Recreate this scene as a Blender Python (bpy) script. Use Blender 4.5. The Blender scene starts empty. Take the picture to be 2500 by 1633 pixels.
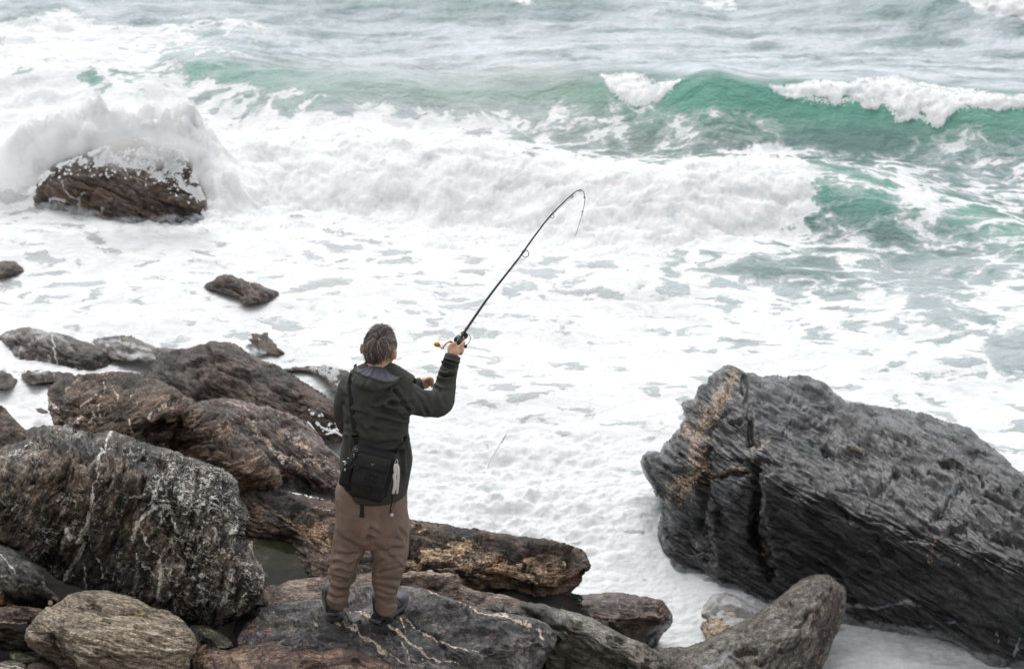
import bpy, math, random
import numpy as np
from mathutils import Vector
from mathutils.bvhtree import BVHTree

# ---------------------------------------------------------------- camera, sky, sun, exposure
SC = bpy.context.scene
H, PITCH, F, CX, CY = 8.0, math.radians(22.0), 6200.0, 1250.0, 816.5
cam_d = bpy.data.cameras.new("camera")
cam = bpy.data.objects.new("camera", cam_d)
SC.collection.objects.link(cam)
cam.location = (0, 0, H)
cam.rotation_euler = (math.pi / 2 - PITCH, 0, 0)
cam_d.sensor_width = 36.0
cam_d.lens = F / 2500.0 * 36.0
cam_d.clip_start, cam_d.clip_end = 0.1, 6000.0
cam_d.dof.use_dof = True
cam_d.dof.focus_distance = 13.4
cam_d.dof.aperture_fstop = 4.0
SC.camera = cam

SUN_EL, SUN_AZ = math.radians(56), math.radians(-12)      # azimuth from +Y towards +X
world = bpy.data.worlds.new("World")
SC.world = world
world.use_nodes = True
wn, wl = world.node_tree.nodes, world.node_tree.links
wn.clear()
w_out = wn.new("ShaderNodeOutputWorld")
w_bg = wn.new("ShaderNodeBackground")
w_sky = wn.new("ShaderNodeTexSky")
w_sky.sky_type = "NISHITA"
w_sky.sun_disc = False
w_sky.sun_elevation = SUN_EL
w_sky.sun_rotation = SUN_AZ
w_sky.air_density, w_sky.dust_density, w_sky.ozone_density = 1.0, 1.2, 0.6
w_hs = wn.new("ShaderNodeHueSaturation")                 # a grey overcast: the blue taken out
w_hs.inputs["Saturation"].default_value = 0.12
wl.new(w_sky.outputs[0], w_hs.inputs["Color"])
wl.new(w_hs.outputs[0], w_bg.inputs[0])
wl.new(w_bg.outputs[0], w_out.inputs[0])
w_bg.inputs[1].default_value = 0.15

sun_d = bpy.data.lights.new("sun", "SUN")
sun_d.energy = 1.0
sun_d.angle = math.radians(50)
sun_d.color = (1.0, 0.975, 0.94)
sun = bpy.data.objects.new("sun", sun_d)
SC.collection.objects.link(sun)
sdir = Vector((math.sin(SUN_AZ) * math.cos(SUN_EL), math.cos(SUN_AZ) * math.cos(SUN_EL), math.sin(SUN_EL)))
sun.rotation_euler = sdir.to_track_quat("Z", "Y").to_euler()

SC.view_settings.view_transform = "Standard"
SC.view_settings.look = "None"
SC.view_settings.exposure = 0.43
SC.view_settings.gamma = 1.0
SC.view_settings.use_curve_mapping = False
SC.render.engine = "CYCLES"
SC.cycles.max_bounces = 8
SC.cycles.diffuse_bounces = 4
SC.cycles.volume_bounces = 6
SC.cycles.glossy_bounces = 3
SC.cycles.use_denoising = True

# ---------------------------------------------------------------- helpers: noise, projection, meshes
RNG = np.random.default_rng(7)
_perm = np.random.default_rng(3).permutation(256)
_perm = np.concatenate([_perm, _perm, _perm]).astype(np.int32)
_g = np.random.default_rng(5).normal(size=(256, 3))
_grad = (_g / np.linalg.norm(_g, axis=1)[:, None]).astype(np.float32)


def perlin(p):
    p = np.asarray(p, np.float32)
    i = np.floor(p).astype(np.int32)
    f = p - i
    i &= 255
    u = f * f * f * (f * (f * 6 - 15) + 10)
    r = np.zeros(len(p), np.float32)
    for dx in (0, 1):
        wx = u[:, 0] if dx else 1 - u[:, 0]
        a = _perm[i[:, 0] + dx]
        for dy in (0, 1):
            wy = wx * (u[:, 1] if dy else 1 - u[:, 1])
            b = _perm[a + i[:, 1] + dy]
            for dz in (0, 1):
                w = wy * (u[:, 2] if dz else 1 - u[:, 2])
                g = _grad[_perm[b + i[:, 2] + dz]]
                r += w * (g[:, 0] * (f[:, 0] - dx) + g[:, 1] * (f[:, 1] - dy) + g[:, 2] * (f[:, 2] - dz))
    return r * 1.6


def fbm(p, octv=4, lac=2.03, gain=0.5, kind=0):
    p = np.asarray(p, np.float32)
    out = np.zeros(len(p), np.float32)
    a, tot = 1.0, 0.0
    for k in range(octv):
        n = perlin(p + 17.3 * k)
        if kind == 1:
            n = 1 - 2 * np.abs(n)          # ridged
        elif kind == 2:
            n = 2 * np.abs(n) - 0.5        # billowy
        out += a * n
        tot += a
        a *= gain
        p = p * lac
    return out / tot


def facets(P):
    """broken faces: nearest of jittered cell centres; returns a step and a tilt height per point, and how near the break is"""
    P = np.asarray(P, np.float32)
    i0 = np.floor(P).astype(np.int32)
    n = len(P)
    b1, b2 = np.full(n, 9e9, np.float32), np.full(n, 9e9, np.float32)
    st, tl = np.zeros(n, np.float32), np.zeros(n, np.float32)
    for dx in (-1, 0, 1):
        for dy in (-1, 0, 1):
            for dz in (-1, 0, 1):
                c = i0 + (dx, dy, dz)
                k = _perm[(_perm[(_perm[c[:, 0] & 255] + c[:, 1]) & 255] + c[:, 2]) & 255]
                j = _grad[k] * .42
                d = P - (c + .5 + j)
                d2 = (d * d).sum(1)
                m = d2 < b1
                b2 = np.where(m, b1, np.minimum(b2, d2))
                b1 = np.where(m, d2, b1)
                g2 = _grad[(k + 91) & 255]
                st = np.where(m, g2[:, 0], st)
                tl = np.where(m, (d * _grad[(k + 37) & 255]).sum(1), tl)
    return st, tl, np.sqrt(b2) - np.sqrt(b1)


def sstep(a, b, x):
    t = np.clip((x - a) / (b - a), 0, 1)
    return t * t * (3 - 2 * t)


def at(px, py, Y=None, Z=None):
    """A point of the place seen in the photograph at (px, py): at distance Y ahead, or at height Z."""
    px, py = np.asarray(px, float), np.asarray(py, float)
    dx, du = (px - CX) / F, (CY - py) / F
    cp, sp = math.cos(PITCH), math.sin(PITCH)
    dy, dz = cp + sp * du, -sp + cp * du
    t = (np.asarray(Y, float) / dy) if Y is not None else ((np.asarray(Z, float) - H) / dz)
    return np.stack(np.broadcast_arrays(dx * t, dy * t, H + dz * t), -1)


def pix(P):
    P = np.asarray(P, float)
    cp, sp = math.cos(PITCH), math.sin(PITCH)
    z = P[..., 2] - H
    d = P[..., 1] * cp - z * sp
    return np.stack([CX + F * P[..., 0] / d, CY - F * (P[..., 1] * sp + z * cp) / d], -1)


def zq(ox, oy, f, pts):
    return [(ox + p[0] / f, oy + p[1] / f) + tuple(p[2:]) for p in pts]


def lin(c):
    c = np.asarray(c, float) / 255.0
    l = np.where(c <= 0.04045, c / 12.92, ((c + 0.055) / 1.055) ** 2.4)
    return (float(l[0]), float(l[1]), float(l[2]), 1.0)


def make_mesh(name, V, faces, smooth=True):
    """faces: an int array (n,3) or (n,4), or a list of such arrays"""
    me = bpy.data.meshes.new(name)
    V = np.asarray(V, np.float32)
    fl = [np.asarray(f, np.int32) for f in (faces if isinstance(faces, list) else [faces]) if len(f)]
    loops = np.concatenate([f.ravel() for f in fl])
    sizes = np.concatenate([np.full(len(f), f.shape[1], np.int32) for f in fl])
    starts = np.concatenate([[0], np.cumsum(sizes)[:-1]]).astype(np.int32)
    me.vertices.add(len(V))
    me.vertices.foreach_set("co", V.ravel())
    me.loops.add(len(loops))
    me.loops.foreach_set("vertex_index", loops)
    me.polygons.add(len(sizes))
    me.polygons.foreach_set("loop_start", starts)
    me.update(calc_edges=True)
    me.validate()
    if smooth:
        me.polygons.foreach_set("use_smooth", np.ones(len(me.polygons), bool))
    me.update()
    return me


def add_attr(me, name, arr):
    arr = np.asarray(arr, np.float32)
    if arr.ndim == 1:
        a = me.attributes.new(name, "FLOAT", "POINT")
        a.data.foreach_set("value", arr)
    else:
        a = me.attributes.new(name, "FLOAT_VECTOR", "POINT")
        a.data.foreach_set("vector", arr.ravel())


def link(name, me, mat=None, parent=None, loc=(0, 0, 0)):
    o = bpy.data.objects.new(name, me)
    SC.collection.objects.link(o)
    if mat is not None and me is not None:
        me.materials.append(mat)
    o.location = loc
    if parent is not None:
        o.parent = parent
    return o


def tag(o, label=None, cat=None, group=None, kind=None):
    for k, v in (("label", label), ("category", cat), ("group", group), ("kind", kind)):
        if v:
            o[k] = v
    return o


def thing(name, label, cat, loc=(0, 0, 0), group=None):
    return tag(link(name, None, loc=loc), label, cat, group)


def part(name, V, faces, mat, parent, smooth=True, attrs=None):
    """A mesh in world coordinates hung under its thing (things sit at their base, unrotated)."""
    off = np.zeros(3)
    p = parent
    while p is not None:
        off = off + np.array(p.location)
        p = p.parent
    me = make_mesh(name, np.asarray(V) - off, faces, smooth)
    for k, a in (attrs or {}).items():
        add_attr(me, k, a)
    return link(name, me, mat, parent)


class MB:
    """collects shapes of one part"""
    def __init__(s):
        s.V, s.Q, s.T, s.n = [], [], [], 0

    def add(s, V, Q=(), T=()):
        V = np.asarray(V, float)
        if len(Q):
            s.Q.append(np.asarray(Q) + s.n)
        if len(T):
            s.T.append(np.asarray(T) + s.n)
        s.V.append(V)
        s.n += len(V)
        return s

    def data(s):
        return np.concatenate(s.V), [np.concatenate(x) for x in (s.Q, s.T) if x]

    def build(s, name, mat, parent, smooth=True):
        V, f = s.data()
        return part(name, V, f, mat, parent, smooth)


def nrm(v):
    v = np.asarray(v, float)
    return v / (np.linalg.norm(v) + 1e-12)


def loft(rings, cap=True):
    """rings: (k, n, 3) -> V, quads, tris"""
    R = np.asarray(rings, float)
    k, n = R.shape[:2]
    V = R.reshape(-1, 3)
    i = np.arange(k - 1)[:, None] * n + np.arange(n)[None]
    j = np.arange(k - 1)[:, None] * n + (np.arange(n)[None] + 1) % n
    Q = np.stack([i, j, j + n, i + n], -1).reshape(-1, 4)
    T = []
    if cap:
        c0, c1 = len(V), len(V) + 1
        V = np.concatenate([V, R[0].mean(0)[None], R[-1].mean(0)[None]])
        a = np.arange(n)
        b = (a + 1) % n
        T = np.concatenate([np.stack([b, a, np.full(n, c0)], -1),
                            np.stack([a + (k - 1) * n, b + (k - 1) * n, np.full(n, c1)], -1)])
    return V, Q, T


def spline(pts, m):
    """Catmull-Rom through pts, resampled to m points (any number of columns)"""
    P = np.asarray(pts, float)
    P = np.concatenate([2 * P[:1] - P[1:2], P, 2 * P[-1:] - P[-2:-1]])
    n = len(P) - 3
    t = np.linspace(0, n - 1e-6, m)
    i = t.astype(int)
    u = (t - i)[:, None]
    a, b, c, d = P[i], P[i + 1], P[i + 2], P[i + 3]
    return 0.5 * (2 * b + (c - a) * u + (2 * a - 5 * b + 4 * c - d) * u ** 2 + (3 * b - a - 3 * c + d) * u ** 3)


def tube(pts, rad, n=12, m=None, flat=1.0, up=(0, -1, 0.3), cap=True):
    """a round (or flattened) tube along pts; rad a number or one per point"""
    P = np.asarray(pts, float)
    r = np.full(len(P), rad) if np.isscalar(rad) else np.asarray(rad, float)
    if m:
        A = spline(np.concatenate([P, r[:, None]], 1), m)
        P, r = A[:, :3], np.maximum(A[:, 3], 1e-4)
    T = np.gradient(P, axis=0)
    T /= np.linalg.norm(T, axis=1)[:, None] + 1e-12
    rings = []
    u = nrm(np.cross(T[0], np.asarray(up, float)))
    a = np.linspace(0, 2 * math.pi, n, endpoint=False)
    for k in range(len(P)):
        u = nrm(u - T[k] * np.dot(u, T[k]))
        v = np.cross(T[k], u)
        rings.append(P[k] + r[k] * (np.cos(a)[:, None] * u + flat * np.sin(a)[:, None] * v))
    return loft(rings, cap)


def ball(c, r, n=14, m=10, R=None):
    th = np.linspace(0, math.pi, m + 1)[1:-1]
    ph = np.linspace(0, 2 * math.pi, n, endpoint=False)
    ring = np.stack([np.sin(th)[:, None] * np.cos(ph), np.sin(th)[:, None] * np.sin(ph), np.cos(th)[:, None] + 0 * ph], -1)
    V, Q, T = loft(ring)
    V[-2], V[-1] = (0, 0, 1), (0, 0, -1)
    V = V * np.asarray(r, float)
    if R is not None:
        V = V @ np.asarray(R).T
    return V + np.asarray(c, float), Q[:, ::-1], T[:, ::-1]


def box(c, ax, ay, az, hx, hy, hz):
    s = np.array([[x, y, z] for x in (-1, 1) for y in (-1, 1) for z in (-1, 1)], float)
    V = np.asarray(c, float) + s[:, :1] * hx * nrm(ax) + s[:, 1:2] * hy * nrm(ay) + s[:, 2:] * hz * nrm(az)
    Q = [(0, 1, 3, 2), (4, 6, 7, 5), (0, 4, 5, 1), (2, 3, 7, 6), (0, 2, 6, 4), (1, 5, 7, 3)]
    return V, Q, []


def sdf(px, py, poly):
    """signed distance in pixels to a closed polygon (inside > 0) and the nearest point on it"""
    P = np.asarray(poly, float)[:, :2]
    A, B = P, np.roll(P, -1, 0)
    n = len(px)
    best = np.full(n, 1e18)
    nx, ny = np.zeros(n), np.zeros(n)
    ins = np.zeros(n, bool)
    for (ax, ay), (bx, by) in zip(A, B):
        ex, ey = bx - ax, by - ay
        t = np.clip(((px - ax) * ex + (py - ay) * ey) / (ex * ex + ey * ey + 1e-9), 0, 1)
        qx, qy = ax + t * ex, ay + t * ey
        d = (px - qx) ** 2 + (py - qy) ** 2
        m = d < best
        best[m], nx[m], ny[m] = d[m], qx[m], qy[m]
        if ay != by:
            c = (ay > py) != (by > py)
            ins ^= c & (px < ex * (py - ay) / ey + ax)
    d = np.sqrt(best)
    return np.where(ins, d, -d), nx, ny


def seg_dist(px, py, line):
    P = np.asarray(line, float)[:, :2]
    best = np.full(len(px), 1e18)
    for (ax, ay), (bx, by) in zip(P[:-1], P[1:]):
        ex, ey = bx - ax, by - ay
        t = np.clip(((px - ax) * ex + (py - ay) * ey) / (ex * ex + ey * ey + 1e-9), 0, 1)
        best = np.minimum(best, (px - ax - t * ex) ** 2 + (py - ay - t * ey) ** 2)
    return np.sqrt(best)


def rbf(C, val, X):
    """thin interpolation (linear kernel + plane) of val at C, evaluated at X (pixels)"""
    C, val = np.asarray(C, float) / 100.0, np.asarray(val, float)
    X = np.asarray(X, float) / 100.0
    k = len(C)
    K = np.linalg.norm(C[:, None] - C[None], axis=2)
    P = np.concatenate([np.ones((k, 1)), C], 1)
    A = np.block([[K - 1e-3 * np.eye(k), P], [P.T, np.zeros((3, 3))]])
    w = np.linalg.lstsq(A, np.concatenate([val, np.zeros(3)]), rcond=None)[0]
    out = w[k] + X @ w[k + 1:]
    for c, ww in zip(C, w[:k]):
        out += ww * np.sqrt(((X - c) ** 2).sum(1))
    return out


# ---------------------------------------------------------------- node helpers
class NT:
    def __init__(s, name):
        s.mat = bpy.data.materials.new(name)
        s.mat.use_nodes = True
        s.t = s.mat.node_tree
        s.b = s.t.nodes["Principled BSDF"]

    def _in(s, sock, v):
        if v is None:
            return
        if hasattr(v, "is_output"):
            s.t.links.new(v, sock)
        else:
            sock.default_value = v

    def attr(s, name, vec=False):
        n = s.t.nodes.new("ShaderNodeAttribute")
        n.attribute_name = name
        return n.outputs["Vector"] if vec else n.outputs["Fac"]

    def obj(s):
        return s.t.nodes.new("ShaderNodeTexCoord").outputs["Object"]

    def vmul(s, v, k):
        n = s.t.nodes.new("ShaderNodeVectorMath")
        n.operation = "MULTIPLY"
        s._in(n.inputs[0], v)
        n.inputs[1].default_value = k
        return n.outputs[0]

    def vadd(s, a, b):
        n = s.t.nodes.new("ShaderNodeVectorMath")
        n.operation = "ADD"
        s._in(n.inputs[0], a)
        s._in(n.inputs[1], b)
        return n.outputs[0]

    def noise(s, v, scale, detail=6, rough=0.6, dist=0.0, color=False):
        n = s.t.nodes.new("ShaderNodeTexNoise")
        s._in(n.inputs["Vector"], v)
        n.inputs["Scale"].default_value = scale
        n.inputs["Detail"].default_value = detail
        n.inputs["Roughness"].default_value = rough
        n.inputs["Distortion"].default_value = dist
        return n.outputs["Color" if color else "Fac"]

    def voro(s, v, scale, feature="F1", rnd=1.0):
        n = s.t.nodes.new("ShaderNodeTexVoronoi")
        n.feature = feature
        s._in(n.inputs["Vector"], v)
        n.inputs["Scale"].default_value = scale
        n.inputs["Randomness"].default_value = rnd
        return n.outputs["Distance"]

    def math(s, op, a, b=None, clamp=False):
        n = s.t.nodes.new("ShaderNodeMath")
        n.operation = op
        n.use_clamp = clamp
        s._in(n.inputs[0], a)
        s._in(n.inputs[1], b)
        return n.outputs[0]

    def rng(s, v, a, b, c=0.0, d=1.0, smooth=False):
        n = s.t.nodes.new("ShaderNodeMapRange")
        if smooth:
            n.interpolation_type = "SMOOTHSTEP"
        for k, x in enumerate((v, a, b, c, d)):
            s._in(n.inputs[k], x)
        return n.outputs[0]

    def mix(s, fac, a, b, mode="MIX"):
        n = s.t.nodes.new("ShaderNodeMix")
        n.data_type = "RGBA"
        n.blend_type = mode
        s._in(n.inputs[0], fac)
        s._in(n.inputs[6], a)
        s._in(n.inputs[7], b)
        return n.outputs[2]

    def ramp(s, v, stops):
        n = s.t.nodes.new("ShaderNodeValToRGB")
        e = n.color_ramp.elements
        while len(e) < len(stops):
            e.new(0.5)
        for x, (p, c) in zip(e, stops):
            x.position = p
            x.color = c
        s._in(n.inputs[0], v)
        return n.outputs[0]

    def bump(s, h, strength, dist, prev=None):
        n = s.t.nodes.new("ShaderNodeBump")
        n.inputs["Strength"].default_value = strength
        n.inputs["Distance"].default_value = dist
        s._in(n.inputs["Height"], h)
        if prev is not None:
            s._in(n.inputs["Normal"], prev)
        return n.outputs[0]

    def set(s, **kw):
        for k, v in kw.items():
            s._in(s.b.inputs[k.replace("_", " ")], v)
        return s


def plain(name, rgb, rough=0.6, metal=0.0, bump=0.0, scale=60, var=0.25, spec=0.5):
    m = NT(name)
    o = m.obj()
    n = m.noise(o, scale, 5, 0.6)
    c = lin(rgb)
    d = tuple(x * (1 - var) for x in c[:3]) + (1,)
    e = tuple(min(1, x * (1 + var)) for x in c[:3]) + (1,)
    m.set(Base_Color=m.ramp(n, [(0.3, d), (0.7, e)]), Roughness=rough, Metallic=metal)
    m.b.inputs["Specular IOR Level"].default_value = spec
    if bump:
        m.set(Normal=m.bump(n, 0.6, bump))
    return m.mat

# ---------------------------------------------------------------- the sea
def kernel_field(ctrl, px, py, sx, sy):
    C = np.asarray(ctrl, float)
    num = np.zeros(len(px), np.float32)
    den = np.full(len(px), 1e-9, np.float32)
    for x, y, v in C:
        w = np.exp(-((px - x) / sx) ** 2 - ((py - y) / sy) ** 2).astype(np.float32) + 1e-7
        num += w * v
        den += w
    return num / den


COVER = [  # how much foam lies where: x, y in the photograph, cover
    (0, 20, .15), (300, 20, .12), (600, 20, .08), (1000, 20, .05), (1500, 20, .05), (2000, 20, .1), (2300, 25, .05), (2480, 10, 1.2), (2440, 0, 1.1),
    (300, 45, .25), (560, 60, .45), (0, 80, .85), (120, 80, 1.1), (250, 90, 1.1), (380, 110, .7), (480, 120, .4), (600, 105, .3), (800, 70, .05), (1150, 70, .1), (1600, 80, .15), (2000, 60, .2), (2450, 60, .2),
    (0, 140, 1.1), (150, 140, 1.1), (300, 150, .9), (420, 130, .4), (520, 150, .3), (700, 140, .02), (1000, 130, 0), (1400, 140, .08), (1800, 140, .08), (2200, 150, .08), (2480, 150, .1),
    (0, 190, .8), (120, 200, .8), (240, 195, .45), (330, 190, .4), (440, 180, .4), (560, 180, .15), (700, 190, .08), (800, 220, .2), (950, 210, .15), (1150, 200, .0), (1300, 180, .1), (1900, 230, .05), (2050, 290, .05), (1720, 230, .02), (2250, 300, .02), (2450, 300, .15),
    (0, 250, 1.1), (150, 240, 1.1), (300, 230, 1.0), (450, 220, .75), (560, 230, .5), (680, 220, .4), (740, 250, .4), (850, 250, .25), (930, 230, .3), (1020, 240, .12), (1150, 250, .15), (1300, 240, .15), (1400, 230, .2), (1600, 270, .3), (1750, 300, .3),
    (500, 270, .7), (620, 265, .55), (750, 275, .5), (900, 270, .55), (1050, 275, .45), (1200, 280, .4), (1350, 270, .35), (1430, 290, .5), (1550, 300, .4), (1680, 320, .42), (1850, 330, .3), (2000, 340, .05), (2100, 350, .12), (2250, 350, .25), (2350, 350, .45), (2480, 360, .3),
    (0, 330, 1.2), (300, 330, 1.2), (600, 310, 1.0), (800, 300, .9), (1000, 310, .9), (1200, 320, .65), (1350, 330, .45), (1500, 350, .35), (1650, 360, .35), (1800, 360, .3), (2000, 370, .4), (2150, 380, .35), (2300, 400, .3), (2450, 410, .4),
    (2020, 420, .5), (2120, 430, .36), (2200, 430, .52), (2050, 480, .3), (2150, 500, .30), (2250, 480, .58), (2350, 500, .48), (2450, 480, .4), (2050, 540, .33), (2150, 560, .3), (2300, 560, .42), (2400, 560, .4), (2490, 600, .45),
    (600, 420, 1.2), (1000, 420, 1.2), (1400, 470, 1.2), (1800, 450, 1.2), (1850, 580, .75), (2000, 620, .44), (2080, 600, .55), (1950, 590, .52), (1700, 620, .75), (1650, 650, .45), (1850, 660, .33), (2000, 700, .45), (2150, 650, .42), (2300, 660, .35), (2450, 680, .5),
    (1900, 720, .6), (1750, 700, .65), (1550, 660, .75), (1450, 650, .7), (1350, 640, .55), (1250, 700, .7), (1400, 720, .7), (1600, 760, .85), (1800, 800, .78), (2000, 780, .68), (2150, 760, .6), (2300, 740, .44), (2450, 760, .65),
    (0, 560, .85), (150, 560, .75), (300, 565, .85), (500, 570, 1.0), (700, 570, .75), (830, 570, .68), (920, 590, .6), (1050, 620, .62), (1150, 620, .75), (200, 640, .7), (60, 650, .9), (350, 640, .85), (550, 630, .8), (700, 640, .85), (850, 640, .68), (1000, 650, .72), (1150, 680, .68),
    (100, 700, .85), (250, 710, .72), (400, 700, .8), (560, 720, .85), (750, 690, .7), (850, 720, .68), (980, 740, .7), (1100, 760, .68), (1250, 790, .68), (1350, 770, .66), (100, 770, 1.05), (350, 770, 1.0), (550, 780, .82), (750, 790, .72), (850, 820, .72), (1000, 850, .75), (1100, 820, .72), (1200, 900, .75), (1300, 930, .72), (1400, 860, .9), (1300, 850, .85), (1550, 830, .78),
    (1650, 870, .85), (1500, 950, .9), (1350, 1000, .85), (1250, 1050, 1.0), (1400, 1100, 1.1), (1100, 1050, 1.1), (1100, 1200, 1.15), (1300, 1250, 1.15), (1500, 1250, 1.15), (1480, 1400, 1.1), (1600, 1500, 1.2), (2000, 900, 1.0), (2150, 920, .85), (2250, 880, .9), (2350, 870, .6), (2450, 870, .3), (2480, 900, .4), (2400, 940, .95), (2350, 1030, .75), (2480, 1060, .7),
    (200, 870, 1.2), (100, 980, 1.2), (200, 1020, 1.1), (700, 880, 1.0), (850, 950, 1.1), (1050, 950, .85), (2200, 1600, 1.2)]
WARM = [  # 1 = sandy grey water of the shallows, 0 = sea green
    (0, 600, 1), (300, 600, 1), (600, 600, 1), (900, 600, 1), (1200, 640, .9), (1400, 700, .8), (300, 800, 1), (800, 800, 1), (1200, 900, .9), (1400, 900, .7),
    (1600, 700, .35), (1800, 650, .15), (2100, 650, .1), (2300, 700, .1), (2450, 850, .1), (1900, 850, .3), (1200, 1200, .5), (1500, 1300, .4), (850, 400, .9), (650, 380, .8), (1200, 420, .3), (1500, 400, .0),
    (1000, 230, .55), (850, 220, .3), (600, 200, .1), (1150, 290, .5), (1350, 320, .5), (1550, 350, .6), (1700, 250, 0), (1800, 330, .2), (2100, 250, 0), (2200, 330, .15), (2400, 330, .1), (2050, 480, 0), (2400, 480, 0), (300, 200, .1), (800, 50, .1), (1800, 80, .1), (2400, 20, 0), (600, 280, .5), (800, 280, .5)]
PALE = [  # pale tint: sky reflection painted into far water, lighter water between near foam
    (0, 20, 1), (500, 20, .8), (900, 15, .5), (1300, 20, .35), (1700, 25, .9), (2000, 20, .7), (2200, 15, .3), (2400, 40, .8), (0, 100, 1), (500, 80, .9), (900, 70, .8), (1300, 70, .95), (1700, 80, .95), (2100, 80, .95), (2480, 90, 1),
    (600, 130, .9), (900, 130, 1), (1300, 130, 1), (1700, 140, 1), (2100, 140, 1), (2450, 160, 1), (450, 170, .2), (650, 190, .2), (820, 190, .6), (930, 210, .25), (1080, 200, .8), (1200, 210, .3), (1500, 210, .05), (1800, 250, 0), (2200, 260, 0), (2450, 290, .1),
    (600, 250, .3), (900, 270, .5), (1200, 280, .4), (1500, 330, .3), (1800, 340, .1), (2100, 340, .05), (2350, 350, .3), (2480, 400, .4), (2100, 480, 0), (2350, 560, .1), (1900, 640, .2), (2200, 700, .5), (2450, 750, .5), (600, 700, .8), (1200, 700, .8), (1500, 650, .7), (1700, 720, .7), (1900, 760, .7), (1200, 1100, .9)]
BORE = [(380, 345), (480, 325), (600, 312), (800, 298), (1000, 316), (1200, 345), (1300, 372), (1450, 392), (1560, 402), (1640, 398), (1700, 388), (1760, 380), (1850, 366), (1925, 370), (1950, 395), (1970, 430), (1985, 465),
        (1985, 500), (1955, 525), (1935, 545), (1880, 562), (1800, 575), (1730, 592), (1650, 604), (1560, 612), (1400, 612), (1240, 600), (1130, 604), (1000, 592), (960, 572), (870, 552), (760, 548), (680, 545), (600, 560), (480, 575), (300, 540), (300, 400)]
CAP1 = [(1470, 186), (1510, 183), (1545, 180), (1570, 192), (1600, 205), (1640, 200), (1660, 195), (1640, 215), (1615, 232), (1590, 246), (1560, 252), (1535, 245), (1510, 232), (1485, 210)]
CAP2 = [(1880, 212), (1940, 206), (2000, 200), (2060, 200), (2110, 196), (2150, 188), (2190, 184), (2215, 190), (2240, 204), (2285, 206), (2320, 220), (2400, 230), (2500, 234), (2560, 238), (2560, 252), (2500, 254), (2470, 262), (2430, 268), (2380, 260), (2340, 258), (2320, 275), (2300, 300), (2282, 302), (2262, 285), (2248, 268), (2238, 282), (2215, 293), (2195, 285), (2165, 258), (2150, 240), (2140, 262), (2110, 262), (2085, 240), (2065, 222), (2040, 262), (2030, 245), (2005, 232), (1960, 232), (1920, 240)]
CAP3 = [(2370, -10), (2400, 8), (2430, 24), (2470, 34), (2560, 40), (2560, -40), (2370, -40)]
SHOAL = [(2180, 400), (2210, 405), (2240, 440), (2270, 480), (2300, 520), (2330, 570), (2290, 560), (2240, 520), (2210, 470), (2190, 430)]

CREST1 = [(-2000, 175, .25), (-100, 175, .25), (150, 170, .28), (330, 192, .25), (480, 142, .34), (560, 150, .36), (650, 178, .34), (800, 200, .32), (930, 186, .38), (1100, 202, .3), (1300, 196, .34), (1480, 200, .42),
          (1600, 208, .42), (1680, 192, .52), (1730, 176, .62), (1800, 196, .52), (1900, 210, .46), (2000, 208, .46), (2150, 200, .46), (2300, 222, .44), (2500, 234, .4), (5000, 240, .3)]
CREST2 = [(-1500, 400, .1), (100, 380, .15), (420, 345, .22), (600, 322, .32), (800, 305, .36), (1000, 322, .4), (1200, 346, .38), (1400, 388, .4), (1600, 396, .42), (1800, 374, .44), (1920, 372, .44), (2050, 392, .38), (2200, 412, .3), (2350, 470, .16), (2600, 560, .06), (5000, 600, .0)]
CREST3 = [(-3000, 20, .1), (900, 8, .12), (1300, 2, .2), (1500, 8, .15), (1800, 30, .1), (2200, 0, .3), (2380, -14, .42), (2600, -20, .45), (5000, 0, .3)]


def crest(C):
    C = np.array(C, float)
    P = at(C[:, 0], C[:, 1], Z=C[:, 2])
    return P[:, 0], P[:, 1], C[:, 2]


def wave(X, Y, C, wf, wb, wob=0.0, power=1.0):
    cx, cy, ch = crest(C)
    xs = np.arange(-16, 16, .05)                 # a smooth crest line through the named points
    kr = np.exp(-np.linspace(-2, 2, 15) ** 2)
    ys, hs = (np.convolve(np.pad(np.interp(xs, cx, v), 7, mode="edge"), kr / kr.sum(), "valid") for v in (cy, ch))
    yc = np.interp(X, xs, ys) + wob
    h = np.interp(X, xs, hs)
    d = Y - yc
    f = np.clip(1 + d / wf, 0, 1)
    front = (f * f * (3 - 2 * f)) ** power
    back = np.exp(-(np.maximum(d, 0) / wb) ** 1.3)
    return h * np.where(d < 0, front, back), d


def sea_height(X, Y, fine=True):
    X, Y = np.asarray(X, np.float32), np.asarray(Y, np.float32)
    z0 = np.zeros_like(X)
    P = np.stack([X, Y, z0], -1)
    wob = 0.10 * perlin(P * 1.1) + 0.05 * perlin(P * 2.7)
    w1, d1 = wave(X, Y, CREST1, 1.15, 1.6, wob * 0.6)
    w2, d2 = wave(X, Y, CREST2, 1.25, 0.9, wob, 0.6)
    w3, d3 = wave(X, Y, CREST3, 1.3, 1.6, wob * 0.5)
    far = np.clip(45.0 / np.maximum(Y, 1.0), 0, 1)
    z = w1 + w2 + w3
    z -= 0.07 * np.exp(-((d1 + 1.7) / 0.8) ** 2)
    z += far * (0.10 * perlin(P * (0.35, 0.55, 1)) + 0.05 * perlin(P * (0.9, 1.6, 1) + 5) + 0.024 * fbm(P * (2.0, 3.6, 1) + 9, 3) * np.clip((Y - 17) / 5, .5, 1.5) + .085 * fbm(P * (.9, 2.4, 1) + 44, 4, gain=.62, kind=1) * np.clip((Y - 25.5) / 2, 0, 1))
    return z, d1, d2


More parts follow.
